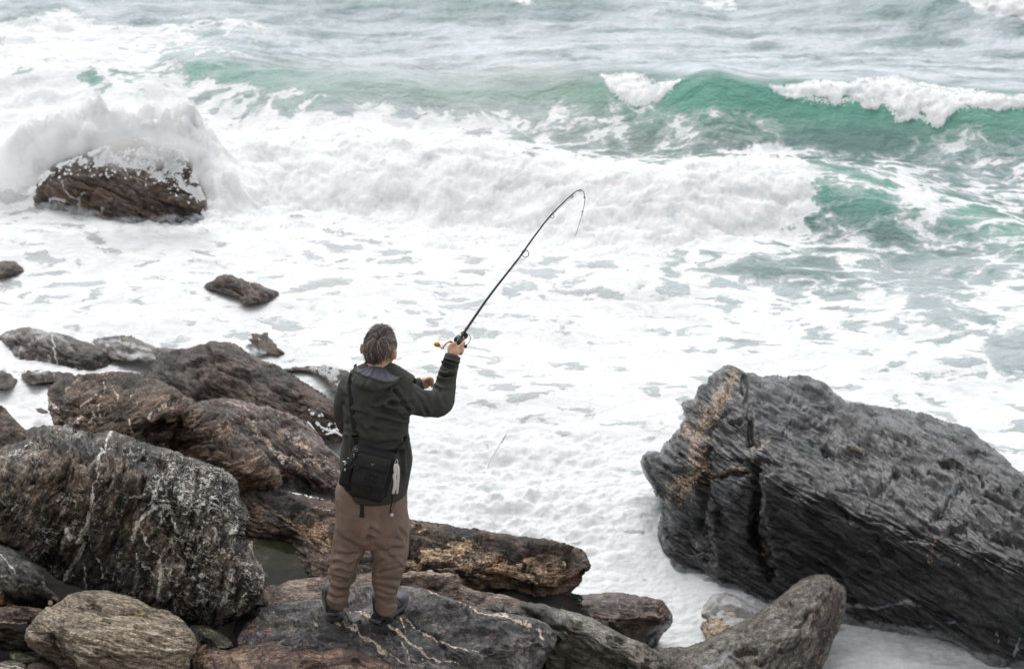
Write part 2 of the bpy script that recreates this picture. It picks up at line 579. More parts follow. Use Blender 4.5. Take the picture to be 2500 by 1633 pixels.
rows = np.concatenate([np.array([5200, 3600, 2700, 2100, 1850]), np.arange(1720, -62, -2.7)])
Yr = at(CX, rows, Z=0.0)[:, 1]
Yr = np.concatenate([Yr, Yr[-1] * 1.013 ** np.arange(1, 24), Yr[-1] * 1.35 * 1.22 ** np.arange(1, 22)])
cols = np.concatenate([-np.concatenate([[90000, 40000, 18000, 8000, 4000, 3000], np.arange(2500, 140, -25)]), np.arange(-130, 2640, 3.05), np.concatenate([np.arange(2665, 5000, 25), [5500, 6500, 10500, 20000, 42000, 92000]])])
n_r, n_c = len(Yr), len(cols)
dep = Yr * math.cos(PITCH) + H * math.sin(PITCH)
SX = ((cols[None, :] - CX) / F * dep[:, None]).ravel()
SY = np.repeat(Yr, n_c)
SZ, d1, d2 = sea_height(SX, SY)
sp = pix(np.stack([SX, SY, SZ], -1))
spx, spy = np.clip(sp[:, 0], -300, 2800), np.clip(sp[:, 1], -80, 1750)
seen = (sp[:, 0] > -2600) & (sp[:, 0] < 5100) & (sp[:, 1] > -120)
idx = np.where(seen)[0]
cover = np.full(len(SX), 0.15, np.float32)
warm = np.full(len(SX), 0.1, np.float32)
wpx = spx[idx] + 14 * perlin(np.stack([SX, SY, 0 * SX], -1)[idx] * 1.7)
wpy = spy[idx] + 7 * perlin(np.stack([SX, SY, 0 * SX + 4], -1)[idx] * 1.7)
cover[idx] = kernel_field(COVER, np.clip(wpx, 5, 2490), wpy, 62, 24)
warm[idx] = kernel_field(WARM, spx[idx], spy[idx], 190, 80)
P3 = np.stack([SX, SY, 0 * SX], -1)[idx]
edge = 9 * fbm(P3 * 2.6, 4, gain=.6)
heap = np.zeros(len(SX), np.float32)


def region(poly, soft, val, e=edge, amp=1.0):
    b = np.array(poly)
    near = (spx[idx] > b[:, 0].min() - 60) & (spx[idx] < b[:, 0].max() + 60) & (spy[idx] > b[:, 1].min() - 60) & (spy[idx] < b[:, 1].max() + 60)
    out = np.zeros(len(idx), np.float32)
    k = np.where(near)[0]
    s, _, _ = sdf(spx[idx][k], spy[idx][k], poly)
    out[k] = sstep(-soft, soft, s + amp * e[k])
    return out


edge2 = edge + 10 * perlin(P3 * 1.3 + 5)
rb = region(BORE, 24, 1, edge2, 2.0)
edge3 = 8 * fbm(P3 * (5.5, 2.2, 1) + 12, 5, gain=.65)
rc = np.maximum(region(CAP1, 8, 1, edge3, 1.7), region(CAP2, 8, 1, edge3, 1.7))
rc = np.maximum(rc, region(CAP3, 5, 1, amp=.5))
rs = region(SHOAL, 10, 1)
white = np.maximum(rb, rc)
cover[idx] -= .05 * sstep(540, 600, spy[idx]) * sstep(1040, 960, spy[idx])
cover[idx] = cover[idx] * (1 - white) + 1.3 * white
cover[idx] = np.maximum(cover[idx], rs * 0.8)
churn = np.clip(1 - np.hypot((spx[idx] - 1260) / 330, (spy[idx] - 1240) / 240), 0, 1) ** .5
churn = np.maximum(churn, 0.7 * np.clip(1 - np.hypot((spx[idx] - 900) / 420, (spy[idx] - 420) / 120), 0, 1) ** .5 * rb)
# heaped, billowing foam
bill = fbm(P3 * (2.2, 3.0, 1) + 31, 5, gain=.55, kind=2)
bill2 = fbm(P3 * (5.0, 6.5, 1) + 3, 4, gain=.55, kind=2)
bill3 = fbm(P3 * (12, 15, 1) + 61, 3, gain=.6, kind=2)
lump = 0.062 * bill * rb + 0.028 * bill2 * rb + 0.03 * bill3 * rb + 0.015 * rc + 0.028 * bill2 * rc + .03 * bill3 * rc
lump += churn * (1 - rb) * (0.075 * bill + 0.03 * bill2)
lump += np.clip(cover[idx] - .75, 0, .4) * (1 - white) * (0.04 * bill + 0.035 * bill2 + .03 * fbm(P3 * (11, 14, 1) + 8, 3, gain=.6, kind=2))
SZ[idx] += lump
# the water thrown up behind the far rock
burst = np.zeros(len(SX), np.float32)
for bx, by, bz, sx_, sy_, hh_ in ((265, 300, .75, .62, .30, .80), (130, 330, .6, .40, .30, .55), (420, 330, .6, .40, .30, .66), (540, 430, .35, .22, .26, .42), (10, 390, .4, .36, .30, .42)):
    c_ = at(bx, by, Z=bz) + (0, .32, 0)
    burst += hh_ * np.exp(-((SX - c_[0]) / sx_) ** 2 - ((SY - c_[1]) / sy_) ** 2)
burst = .80 * np.minimum(burst, .86)
bi = burst[idx]
SZ[idx] += bi * (.80 + .42 * bill + .10 * bill2)
kz = np.stack([SX, SY, 1.6 * SZ], -1)[idx]
SX[idx] += bi * (.06 * perlin(kz * 3.3 + 4) + .03 * perlin(kz * 8 + 14))
SY[idx] += bi * (.10 * perlin(kz * 3.3 + 24) + .03 * perlin(kz * 8 + 34))
SZ[idx] += bi * (.05 * perlin(kz * 7 + 44) + .03 * perlin(kz * 14 + 54))
cover[idx] = np.maximum(cover[idx], 1.35 * sstep(.06, .2, bi))
SX[idx] += rb * 0.06 * perlin(P3 * 3.1 + 50)
SY[idx] += rb * 0.10 * perlin(P3 * 3.1 + 70) - rc * (.05 + .06 * bill2)
V = np.stack([SX, SY, SZ], -1)
i = (np.arange(n_r - 1)[:, None] * n_c + np.arange(n_c - 1)[None]).ravel()
quads = np.stack([i, i + 1, i + 1 + n_c, i + n_c], -1)
me = make_mesh("sea", V, quads)
add_attr(me, "cover", cover)
add_attr(me, "warm", warm)
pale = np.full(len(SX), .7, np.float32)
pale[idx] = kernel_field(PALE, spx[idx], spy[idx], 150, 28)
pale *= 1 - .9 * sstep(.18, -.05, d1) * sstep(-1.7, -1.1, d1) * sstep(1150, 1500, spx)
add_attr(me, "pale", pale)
thin = np.exp(-((d1 + 0.35) / 0.35) ** 2) + np.exp(-((d2 + 0.45) / 0.4) ** 2)  # where light would shine through the crests, for the water colour
add_attr(me, "thin", np.clip(thin, 0, 1))
full = np.zeros(len(SX), np.float32)
full[idx] = white
soft = np.zeros(len(SX), np.float32)
soft[idx] = np.maximum(np.maximum(rb, rc), sstep(.05, .2, bi))
add_attr(me, "soft", soft)
add_attr(me, "white", full)

m = NT("sea_water")
o = m.obj()
warpv = m.vadd(o, m.vmul(m.vadd(m.noise(m.vmul(o, (1, 1.3, 1)), 1.6, 4, .6, color=True), (-.5, -.5, -.5)), (.9, .7, 0)))
cell = m.voro(m.vmul(warpv, (1.0, 1.5, 0.0)), 2.0, "DISTANCE_TO_EDGE")
cell2 = m.voro(m.vmul(warpv, (1.0, 1.6, 0.0)), 5.2, "DISTANCE_TO_EDGE")
fn = m.noise(m.vmul(warpv, (1, 1.7, 0)), 3.2, 7, .62)
fn2 = m.noise(m.vmul(o, (1, 1.8, 0)), 14, 5, .65)
h1 = m.rng(cell, 0.0, 0.42, 0.0, 1.0)
h2 = m.rng(cell2, 0.0, 0.42, 0.0, 1.0)
hh = m.math("ADD", m.math("MULTIPLY", h1, 0.50), m.math("MULTIPLY", h2, 0.24))
hh = m.math("ADD", hh, m.math("MULTIPLY", m.rng(fn, .25, .75), 0.52))
hh = m.math("ADD", hh, m.math("MULTIPLY", m.math("SUBTRACT", fn2, .5), 0.34))
we = m.attr("white")
we = m.math("MULTIPLY", m.math("MULTIPLY", we, m.math("SUBTRACT", 1.0, we)), 4.0)
hh = m.math("ADD", hh, m.math("MULTIPLY", m.math("MULTIPLY", m.math("SUBTRACT", m.noise(m.vmul(o, (1.6, .8, .8)), 9, 6, .7), .5), 1.6), we))
thr = m.math("ADD", m.math("MULTIPLY", m.attr("cover"), .68), .15)
thr = m.math("SUBTRACT", thr, m.rng(m.attr("cover"), 0, .42, .34, 0))
foam = m.rng(m.math("SUBTRACT", thr, hh), -0.07, 0.08, smooth=True)
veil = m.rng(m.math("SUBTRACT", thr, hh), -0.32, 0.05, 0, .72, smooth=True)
teal = m.mix(m.attr("thin"), lin((86, 124, 122)), lin((92, 160, 142)))  # light through the crests painted in as a brighter green
sand = lin((172, 169, 163))
body = m.mix(m.attr("warm"), teal, sand)
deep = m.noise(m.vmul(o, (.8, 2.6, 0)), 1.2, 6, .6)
body = m.mix(m.math("MULTIPLY", m.attr("pale"), m.rng(deep, .36, .56, .25, 1)), body, lin((214, 222, 228)))  # pale sky reflection mixed into the water colour, broken up by noise
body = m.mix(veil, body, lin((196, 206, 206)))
f1 = m.noise(m.vmul(warpv, (1, 1.5, 0)), 4.5, 8, .66)
f2 = m.noise(m.vmul(o, (1, 1.5, .5)), 22, 5, .7)
f3 = m.math("ADD", m.math("MULTIPLY", f1, .7), m.math("MULTIPLY", f2, .3))
fcol = m.mix(m.rng(f3, .36, .56), m.mix(m.attr("warm"), lin((212, 220, 220)), lin((222, 223, 222))), lin((249, 249, 250)))
col = m.mix(foam, body, fcol)
rip = m.noise(m.vmul(o, (1.0, 1.9, 1)), 4.0, 6, .62)
rip2 = m.noise(m.vmul(o, (1.0, 2.0, 1)), 17, 4, .6)
calm = m.rng(foam, 0, 1, 1.0, .28)
bn = m.bump(m.math("MULTIPLY", rip, calm), .55, .10)
bn = m.bump(m.math("MULTIPLY", rip2, calm), .35, .03, bn)
fb = m.bump(f3, .5, .035, m.bump(foam, .3, .03, bn))
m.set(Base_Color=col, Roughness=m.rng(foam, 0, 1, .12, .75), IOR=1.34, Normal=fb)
m.b.inputs["Specular IOR Level"].default_value = .5
m.set(Subsurface_Weight=m.math("MULTIPLY", m.attr("soft"), .6))      # foam is a mass of bubbles: light wanders through it
m.b.inputs["Subsurface Radius"].default_value = (1.0, 1.0, 1.0)
m.b.inputs["Subsurface Scale"].default_value = .09
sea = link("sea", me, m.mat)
tag(sea, "rough green sea covered with white foam and breaking waves", None, None, "structure")


def drops(name, C, R, mat, seed=1):
    """many small water drops as one loose mass"""
    C, R = np.asarray(C, float), np.asarray(R, float)
    base = np.array([[1, 0, 0], [-1, 0, 0], [0, 1, 0], [0, -1, 0], [0, 0, 1], [0, 0, -1]], float)
    tri = np.array([[0, 2, 4], [2, 1, 4], [1, 3, 4], [3, 0, 4], [2, 0, 5], [1, 2, 5], [3, 1, 5], [0, 3, 5]])
    g = np.random.default_rng(seed)
    sc = R[:, None] * g.uniform(.7, 1.4, (len(C), 3))
    V = C[:, None] + base[None] * sc[:, None]
    T = tri[None] + 6 * np.arange(len(C))[:, None, None]
    me = make_mesh(name, V.reshape(-1, 3), T.reshape(-1, 3))
    return link(name, me, mat)


sm = NT("spray_white")
df, trn, mxs = (sm.t.nodes.new(k) for k in ("ShaderNodeBsdfDiffuse", "ShaderNodeBsdfTranslucent", "ShaderNodeMixShader"))
for x_ in (df, trn):
    x_.inputs["Color"].default_value = (.97, .972, .975, 1)
mxs.inputs[0].default_value = .5
sm.t.links.new(df.outputs[0], mxs.inputs[1])
sm.t.links.new(trn.outputs[0], mxs.inputs[2])
sm.t.links.new(mxs.outputs[0], sm.t.nodes["Material Output"].inputs[0])
spray_mat = sm.mat

# ---------------------------------------------------------------- ground under the boulders
def bed_height(X, Y):
    P = np.stack([X, Y, 0 * X], -1)
    z = 0.68 - 1.55 * sstep(13.9 + 1.0 * sstep(-.8, -1.8, X), 15.4 + .8 * sstep(-.8, -1.8, X), Y) - 1.5 * sstep(0.25, 0.95, X - 0.05 * (Y - 13)) * sstep(8.5, 11.5, Y)
    z = z - 0.0 * X + 0.35 * sstep(10.5, 8.0, Y) + 0.10 * fbm(P * 1.7, 4)
    return z


gx, gy = np.meshgrid(np.linspace(-9, 9, 140), np.linspace(7.8, 17, 110))
gz = bed_height(gx.ravel(), gy.ravel())
i = (np.arange(109)[:, None] * 140 + np.arange(139)[None]).ravel()
bm_ = NT("gap_shade_ground")  # near-black colour carries the shade of the gaps
bo = bm_.obj()
bm_.b.inputs["Specular IOR Level"].default_value = .08
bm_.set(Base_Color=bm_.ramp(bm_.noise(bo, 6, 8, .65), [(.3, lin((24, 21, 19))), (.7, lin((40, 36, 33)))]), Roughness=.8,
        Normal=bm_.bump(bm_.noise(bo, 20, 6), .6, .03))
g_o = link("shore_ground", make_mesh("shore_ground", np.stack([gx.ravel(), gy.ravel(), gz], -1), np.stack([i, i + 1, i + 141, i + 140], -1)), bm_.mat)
tag(g_o, "ground under the boulders, coloured dark for the shade in the gaps", None, None, "structure")


hx, hy = np.meshgrid(np.linspace(-40, 40, 60), np.concatenate([np.linspace(-60, -6, 20), np.linspace(-5, 8.4, 28)]))  # unseen slope behind the camera, added to bounce light onto front faces
hz = 1.0 + 5.0 * sstep(8.6, -1.5, hy.ravel()) + .25 * fbm(np.stack([hx.ravel() * .5, hy.ravel() * .5, 0 * hx.ravel()], -1), 4) * sstep(8.4, 6.0, hy.ravel())
i = (np.arange(47)[:, None] * 60 + np.arange(59)[None]).ravel()
hm_ = NT("bounce_stone")
ho = hm_.obj()
hm_.set(Base_Color=hm_.ramp(hm_.noise(ho, 1.5, 8, .65), [(.3, lin((142, 134, 120))), (.7, lin((190, 182, 168)))]), Roughness=.8)
tag(link("bounce_slope", make_mesh("bounce_slope", np.stack([hx.ravel(), hy.ravel(), hz], -1), np.stack([i, i + 1, i + 61, i + 60], -1)), hm_.mat), "unseen pale slope behind the camera, added to bounce light onto the fronts", None, None, "structure")


# ---------------------------------------------------------------- rocks
def rock_mat(name, dark, mid, light, patch=(176, 142, 110), vein=(205, 192, 184), film=(225, 228, 232), rough=.62, wet=0.0,
             freq=1.0, lay=5.0, procvein=0.0, fleck=0.0, stain=None, contrast=1.0, bump=1.0):
    k_ = 1.2
    dark, mid, light = (tuple(min(255, x * k_) for x in c) for c in (dark, mid, light))
    if wet <= .5:                                   # the brown of the shore stone
        dark, mid, light = ((min(255, c[0] * 1.03), c[1] * .99, c[2] * .95) for c in (dark, mid, light))
    patch, vein = (tuple(min(250, x * 1.17) for x in c) for c in (patch, vein))
    m = NT(name)
    s = m.attr("layer", True)                  # coordinates along the rock's own bedding
    lay = 1 + (lay - 1) * .55
    a = m.vmul(s, (1, 1, lay))
    n0 = m.noise(s, 1.3 * freq, 3, .5)
    n1 = m.noise(a, 3.2 * freq, 9, .68, .4)
    n2 = m.noise(m.vmul(s, (1, 1, lay * 1.6)), 13 * freq, 7, .7)
    n3 = m.noise(s, 60, 4, .7)
    v = m.math("ADD", m.math("MULTIPLY", n1, .55), m.math("ADD", m.math("MULTIPLY", n2, .35), m.math("MULTIPLY", n0, .25)))
    w = .058 / contrast
    col = m.ramp(v, [(.575 - w, lin(dark)), (.575, lin(mid)), (.575 + w, lin(light))])
    if stain is not None:
        col = m.mix(m.rng(m.noise(s, 2.1 * freq, 5, .6), .5, .68, 0, .75), col, lin(stain))
    nP = m.noise(m.vmul(s, (1.0, 1, 1.2)), 21, 7, .72, 1.2)
    pt = m.math("ADD", m.math("MULTIPLY", m.attr("patch"), .62), m.math("MULTIPLY", m.math("SUBTRACT", n1, .5), .8))
    pt = m.math("ADD", pt, m.math("MULTIPLY", m.math("SUBTRACT", nP, .5), 2.5))
    pf = m.math("MULTIPLY", m.rng(pt, .44, .56), m.rng(m.attr("patch"), .02, .25))
    pc = m.mix(m.rng(n3, .35, .65), lin(tuple(int(x * .80) for x in patch)), lin(tuple(min(255, int(x * 1.14)) for x in patch)))
    col = m.mix(pf, col, pc)
    vn = m.math("ADD", m.math("MULTIPLY", m.attr("vein"), .98), m.math("MULTIPLY", m.math("SUBTRACT", m.noise(s, 34, 6, .72, .5), .5), 2.0))
    vf = m.math("MULTIPLY", m.rng(vn, .44, .58), m.rng(m.attr("vein"), .05, .3))
    if procvein > 0:                           # thin quartz threads
        wv = m.vadd(s, m.vmul(m.noise(s, 2.5, 4, .6, color=True), (.5, .5, .5)))
        th = m.math("ABSOLUTE", m.math("SUBTRACT", m.noise(m.vmul(wv, (2.2, 1, .45)), 5.0, 5, .6), .5))
        gate = m.rng(m.noise(s, 3.0, 4, .6), .44, .56)
        vf = m.math("MAXIMUM", vf, m.math("MULTIPLY", m.math("MULTIPLY", m.rng(th, .003, .011, 1, 0), gate), procvein))
    if fleck > 0:
        sp_ = m.noise(m.vmul(s, (1.4, 1, .6)), 17, 6, .72, 1.6)
        vf = m.math("MAXIMUM", vf, m.math("MULTIPLY", m.rng(m.math("ADD", sp_, m.math("MULTIPLY", m.attr("fleck"), .10)), .625, .655), fleck))
    col = m.mix(vf, col, m.mix(m.rng(n3, .3, .7), lin(tuple(int(x * .88) for x in vein)), lin(vein)))
    grain = m.math("MULTIPLY", m.rng(n3, .37, .63, .52, 1.48), m.rng(n2, .38, .62, .55, 1.42))
    g3 = m.t.nodes.new("ShaderNodeCombineXYZ")
    for k in range(3):
        m._in(g3.inputs[k], grain)
    col = m.mix(1.0, col, g3.outputs[0], "MULTIPLY")
    ff = m.math("ADD", m.attr("film"), m.math("MULTIPLY", m.math("SUBTRACT", m.noise(s, 9, 6, .65), .5), 1.4))
    ff = m.math("MULTIPLY", m.rng(ff, .3, .8, 0, .92), m.rng(m.attr("film"), .02, .25))
    col = m.mix(ff, col, lin(film))
    r = m.rng(n2, .3, .7, rough - .12, rough + .12)
    bn = m.bump(n1, 1.0 * bump, .05)
    bn = m.bump(n2, 1.0 * bump, .028, bn)
    bn = m.bump(nP, .8 * bump, .014, bn)
    bn = m.bump(n3, .6 * bump, .006, bn)
    m.set(Base_Color=col, Roughness=r, Normal=bn)
    m.b.inputs["Specular IOR Level"].default_value = .45
    if wet:
        m._in(m.b.inputs["Coat Weight"], m.rng(m.math("ADD", m.math("MULTIPLY", n1, .6), m.math("MULTIPLY", n2, .4)), .44, .54, .15 * wet, wet))
        m.b.inputs["Coat IOR"].default_value = 1.7 if wet > .5 else 1.5
        m.b.inputs["Coat Roughness"].default_value = .12 if wet > .5 else .2
        m.t.links.new(m.bump(n1, .6, .02), m.b.inputs["Coat Normal"])
    return m.mat


CP, SP = math.cos(PITCH), math.sin(PITCH)
RIGHT, UP, BACK = np.array([1, 0, 0.]), np.array([0, SP, CP]), np.array([0, -CP, SP])
ROCKS = {}


def rock(name, label, out, ctrl, mat, ang=0, R=.14, w=.22, thick=.45, big=.05, med=.02, fine=.007, led=.016, lfreq=9.0,
         rough_px=3.0, s=3.0, marks=(), lean=0.0, fac=.030, fs=2.4, cat="boulder", stretch=3.0):
    """A boulder: its outline, the distance of some points of its near side (x, y, Y), rounded rims R deep over w, a far side thick behind, cracks, ledges, veins."""
    out = np.asarray([p[:2] for p in out], float)
    # denser, rougher outline
    P = []
    for a, b in zip(out, np.roll(out, -1, 0)):
        k = max(1, int(np.hypot(*(b - a)) / 5))
        P.append(a + (b - a) * np.linspace(0, 1, k, endpoint=False)[:, None])
    P = np.concatenate(P)
    sd = abs(hash_name(label)) % 97
    q = np.concatenate([P * .011, np.full((len(P), 1), sd * 1.37)], 1)
    q2 = np.concatenate([P * .05, np.full((len(P), 1), sd * 2.1)], 1)
    P = P + rough_px * np.stack([1.3 * perlin(q) + .7 * perlin(q2 + 9), 1.3 * perlin(q + 40) + .7 * perlin(q2 + 60)], -1)
    x0, y0 = P.min(0) - 2 * s
    x1, y1 = P.max(0) + 2 * s
    nx, ny = int((x1 - x0) / s) + 1, int((y1 - y0) / s) + 1
    X, Y = np.meshgrid(x0 + s * np.arange(nx), y0 + s * np.arange(ny))
    X, Y = X.ravel(), Y.ravel()
    d, qx, qy = sdf(X, Y, P)
    keep = d > -s * 1.05
    inner = d > 0
    i = (np.arange(ny - 1)[:, None] * nx + np.arange(nx - 1)[None]).ravel()
    Qd = np.stack([i, i + nx, i + nx + 1, i + 1], -1)
    Qd = Qd[keep[Qd].all(1) & inner[Qd].any(1)]
    used = np.zeros(nx * ny, bool)
    used[Qd.ravel()] = True
    remap = np.cumsum(used) - 1
    Qd = remap[Qd]
    X, Y, d, qx, qy = X[used], Y[used], d[used], qx[used], qy[used]
    rim = d <= 0
    X[rim], Y[rim] = qx[rim], qy[rim]
    d = np.maximum(d, 0)
    # distance of the near side
    C = np.array([c[:2] for c in ctrl], float)
    Yv = np.array([at(c[0], c[1], Z=c[3])[1] if len(c) > 3 else c[2] for c in ctrl], float)
    Yf = rbf(C, Yv, np.stack([X, Y], -1))
    ppm = F / (Yf.mean() * CP + (H - .6) * SP)
    e = d / ppm
    t = np.clip(e / w, 0, 1)
    Yb0 = Yf + R
    Yn = Yf + R * (1 - np.sqrt(np.maximum(0, 1 - (1 - t) ** 2)))
    tb = np.clip(e / (w * 1.6), 0, 1)
    Ybk = Yb0 + thick * np.sqrt(np.maximum(0, 1 - (1 - tb) ** 2))
    Vf = at(X, Y, Yn)
    Vb = at(X, Y, Ybk)
    # bedding coordinates
    ca, sa = math.cos(math.radians(ang)), math.sin(math.radians(ang))
    L = ca * RIGHT + sa * UP
    N = -sa * RIGHT + ca * UP
    N = nrm(N + lean * BACK)
    L = nrm(L - N * np.dot(L, N))
    W = np.cross(N, L)
    B = np.stack([L, W, N], 1)

    def relief(V, fade, front=True):
        S = V @ B + sd
        h = big * fbm(S * (1.6, 1.6, 2.2), 3)
        if fac and fade is not None and front:
            st_ = stretch / 3.0
            w_ = .22 * np.stack([perlin(S * 4), perlin(S * 4 + 13), perlin(S * 4 + 29)], -1) + .10 * np.stack([perlin(S * 11), perlin(S * 11 + 13), perlin(S * 11 + 29)], -1)
            for k_, (sc_, am_) in enumerate(((1.0, 1.0), (2.7, .42), (6.5, .17))):
                a_, t_, e_ = facets(S * np.array([fs * sc_ / st_, fs * sc_ / st_, fs * sc_ * 2.2]) + w_ * (1 + .3 * k_) + 7 * k_)
                h += fac * am_ * (.42 * a_ + 1.1 * t_) - fac * am_ * .35 * np.exp(-(e_ / .05) ** 2)
        h += .6 * med * fbm(S * (4.5 / stretch * 2, 4.5 / stretch * 2, 9), 5, gain=.6)
        warp = S[:, 2] * lfreq + .9 * fbm(S * 2.3, 3) * min(lfreq, 8) * .25
        f = warp - np.floor(warp)
        k = np.floor(warp)
        lev = perlin(np.stack([k * .73, .35 * S[:, 0], .35 * S[:, 1]], -1) + .37)
        lev2 = perlin(np.stack([(k + 1) * .73, .35 * S[:, 0], .35 * S[:, 1]], -1) + .37)
        h += .55 * led * (lev + (lev2 - lev) * sstep(.72, 1.0, f))
        cr = fbm(S * (3.0 / stretch, 3.0 / stretch, 7) + 3, 4, gain=.55, kind=1)
        h -= 1.6 * med * sstep(.55, .95, cr)
        h += 1.5 * fine * fbm(S * (16 / stretch * 2, 16 / stretch * 2, 34), 4, gain=.65)
        h -= 1.3 * fine * sstep(.3, .9, fbm(S * (9 / stretch, 9 / stretch, 24) + 11, 4, gain=.6, kind=1))
        return h * fade

    def normals(V):
        Nn = np.zeros_like(V)
        fn = np.cross(V[Qd[:, 2]] - V[Qd[:, 0]], V[Qd[:, 3]] - V[Qd[:, 1]])
        for c in range(4):
            for ax in range(3):
                Nn[:, ax] += np.bincount(Qd[:, c], fn[:, ax], len(V))
        return Nn / (np.linalg.norm(Nn, axis=1)[:, None] + 1e-12)

    Nf = normals(Vf)
    if (Nf[:, 1] > 0).mean() > .5:
        Nf = -Nf
    h = relief(Vf, .35 + .65 * np.clip(e / .05, 0, 1))
    at_ = {k: np.zeros(len(X), np.float32) for k in ("vein", "patch", "film", "fleck")}
    jx = X + 5 * perlin(np.stack([X * .03, Y * .03, X * 0 + sd], -1)) + 2.5 * perlin(np.stack([X * .11, Y * .11, X * 0 + sd], -1))
    jy = Y + 5 * perlin(np.stack([X * .03, Y * .03, X * 0 + sd + 33], -1)) + 2.5 * perlin(np.stack([X * .11, Y * .11, X * 0 + sd + 33], -1))
    for mk in marks:
        kind, line, wd = mk[:3]
        st = mk[3] if len(mk) > 3 else 1.0
        if len(line) == 1:
            dist = np.hypot(jx - line[0][0], jy - line[0][1])
        elif kind.endswith("_area"):
            dist = -sdf(jx, jy, line)[0]
        else:
            dist = seg_dist(jx, jy, line)
        if kind == "crack":
            h -= st * np.exp(-(dist / wd) ** 2)
        elif kind == "rib":
            h += st * np.exp(-(dist / wd) ** 2)
        elif kind.endswith("_area"):
            k = kind[:-5]
            at_[k] = np.maximum(at_[k], st * sstep(wd, -wd, dist))
        else:
            at_[kind] = np.maximum(at_[kind], st * np.exp(-(dist / wd) ** 2 * 1.1))
    h += .004 * np.clip(at_["vein"], 0, 1)
    at_["film"] = np.maximum(at_["film"], (.6 if Vf[:, 2].max() > .5 else .22) * sstep(.10, .01, Vf[:, 2] + .05 * perlin(Vf * 6)))
    Vf = Vf + Nf * h[:, None]
    Vb = Vb + (Vb - Vb.mean(0)) * .0
    Nb = normals(Vb)
    if (Nb[:, 1] < 0).mean() > .5:
        Nb = -Nb
    hb = relief(Vb, np.clip(e / .05, 0, 1), False)
    Vb = Vb + Nb * hb[:, None]
    Vb[rim] = Vf[rim]
    V = np.concatenate([Vf, Vb[~rim]])
    n = len(Vf)
    bmap = np.arange(n)
    bmap[~rim] = n + np.arange((~rim).sum())
    # the far side at a third of the detail is enough, but it shares the rim
    Qb = bmap[Qd][:, ::-1]
    lay = (V @ B + sd).astype(np.float32)
    base = np.array([V[:, 0].mean(), V[:, 1].mean(), V[:, 2].min()])
    me = make_mesh(name, V - base, np.concatenate([Qd, Qb]))
    add_attr(me, "layer", lay)
    for k, a in at_.items():
        add_attr(me, k, np.concatenate([a, a[~rim]]))
    o = link(name, me, mat, loc=base)
    tag(o, label, cat)
    ROCKS[label] = (Vf, o)
    return o


def hash_name(t):
    h = 0
    for c in t:
        h = (h * 131 + ord(c)) % 1000003
    return h


def z3(p):
    return zq(0, 760, 2.7674, p)


def z4(p):
    return zq(0, 1200, 3.4, p)


def z5(p):
    return zq(560, 1180, 3.4, p)


def z6(p):
    return zq(1100, 1280, 2.1636, p)


def z7(p):
    return zq(1540, 860, 2.0115, p)


def za(p):                                        # upper left shore
    return zq(0, 780, 4.858, p)


def zb(p):                                        # lower left corner
    return zq(0, 1300, 4.67, p)


def zc(p):                                        # around the round brown stone
    return zq(1360, 1380, 5.95, p)


def zd(p):                                        # the rock in the spray
    return zq(0, 300, 3.967, p)


def ze(p):                                        # shallows on the left
    return zq(0, 500, 2.38, p)


def zf(p):                                        # behind the legs
    return zq(560, 1180, 4.86, p)


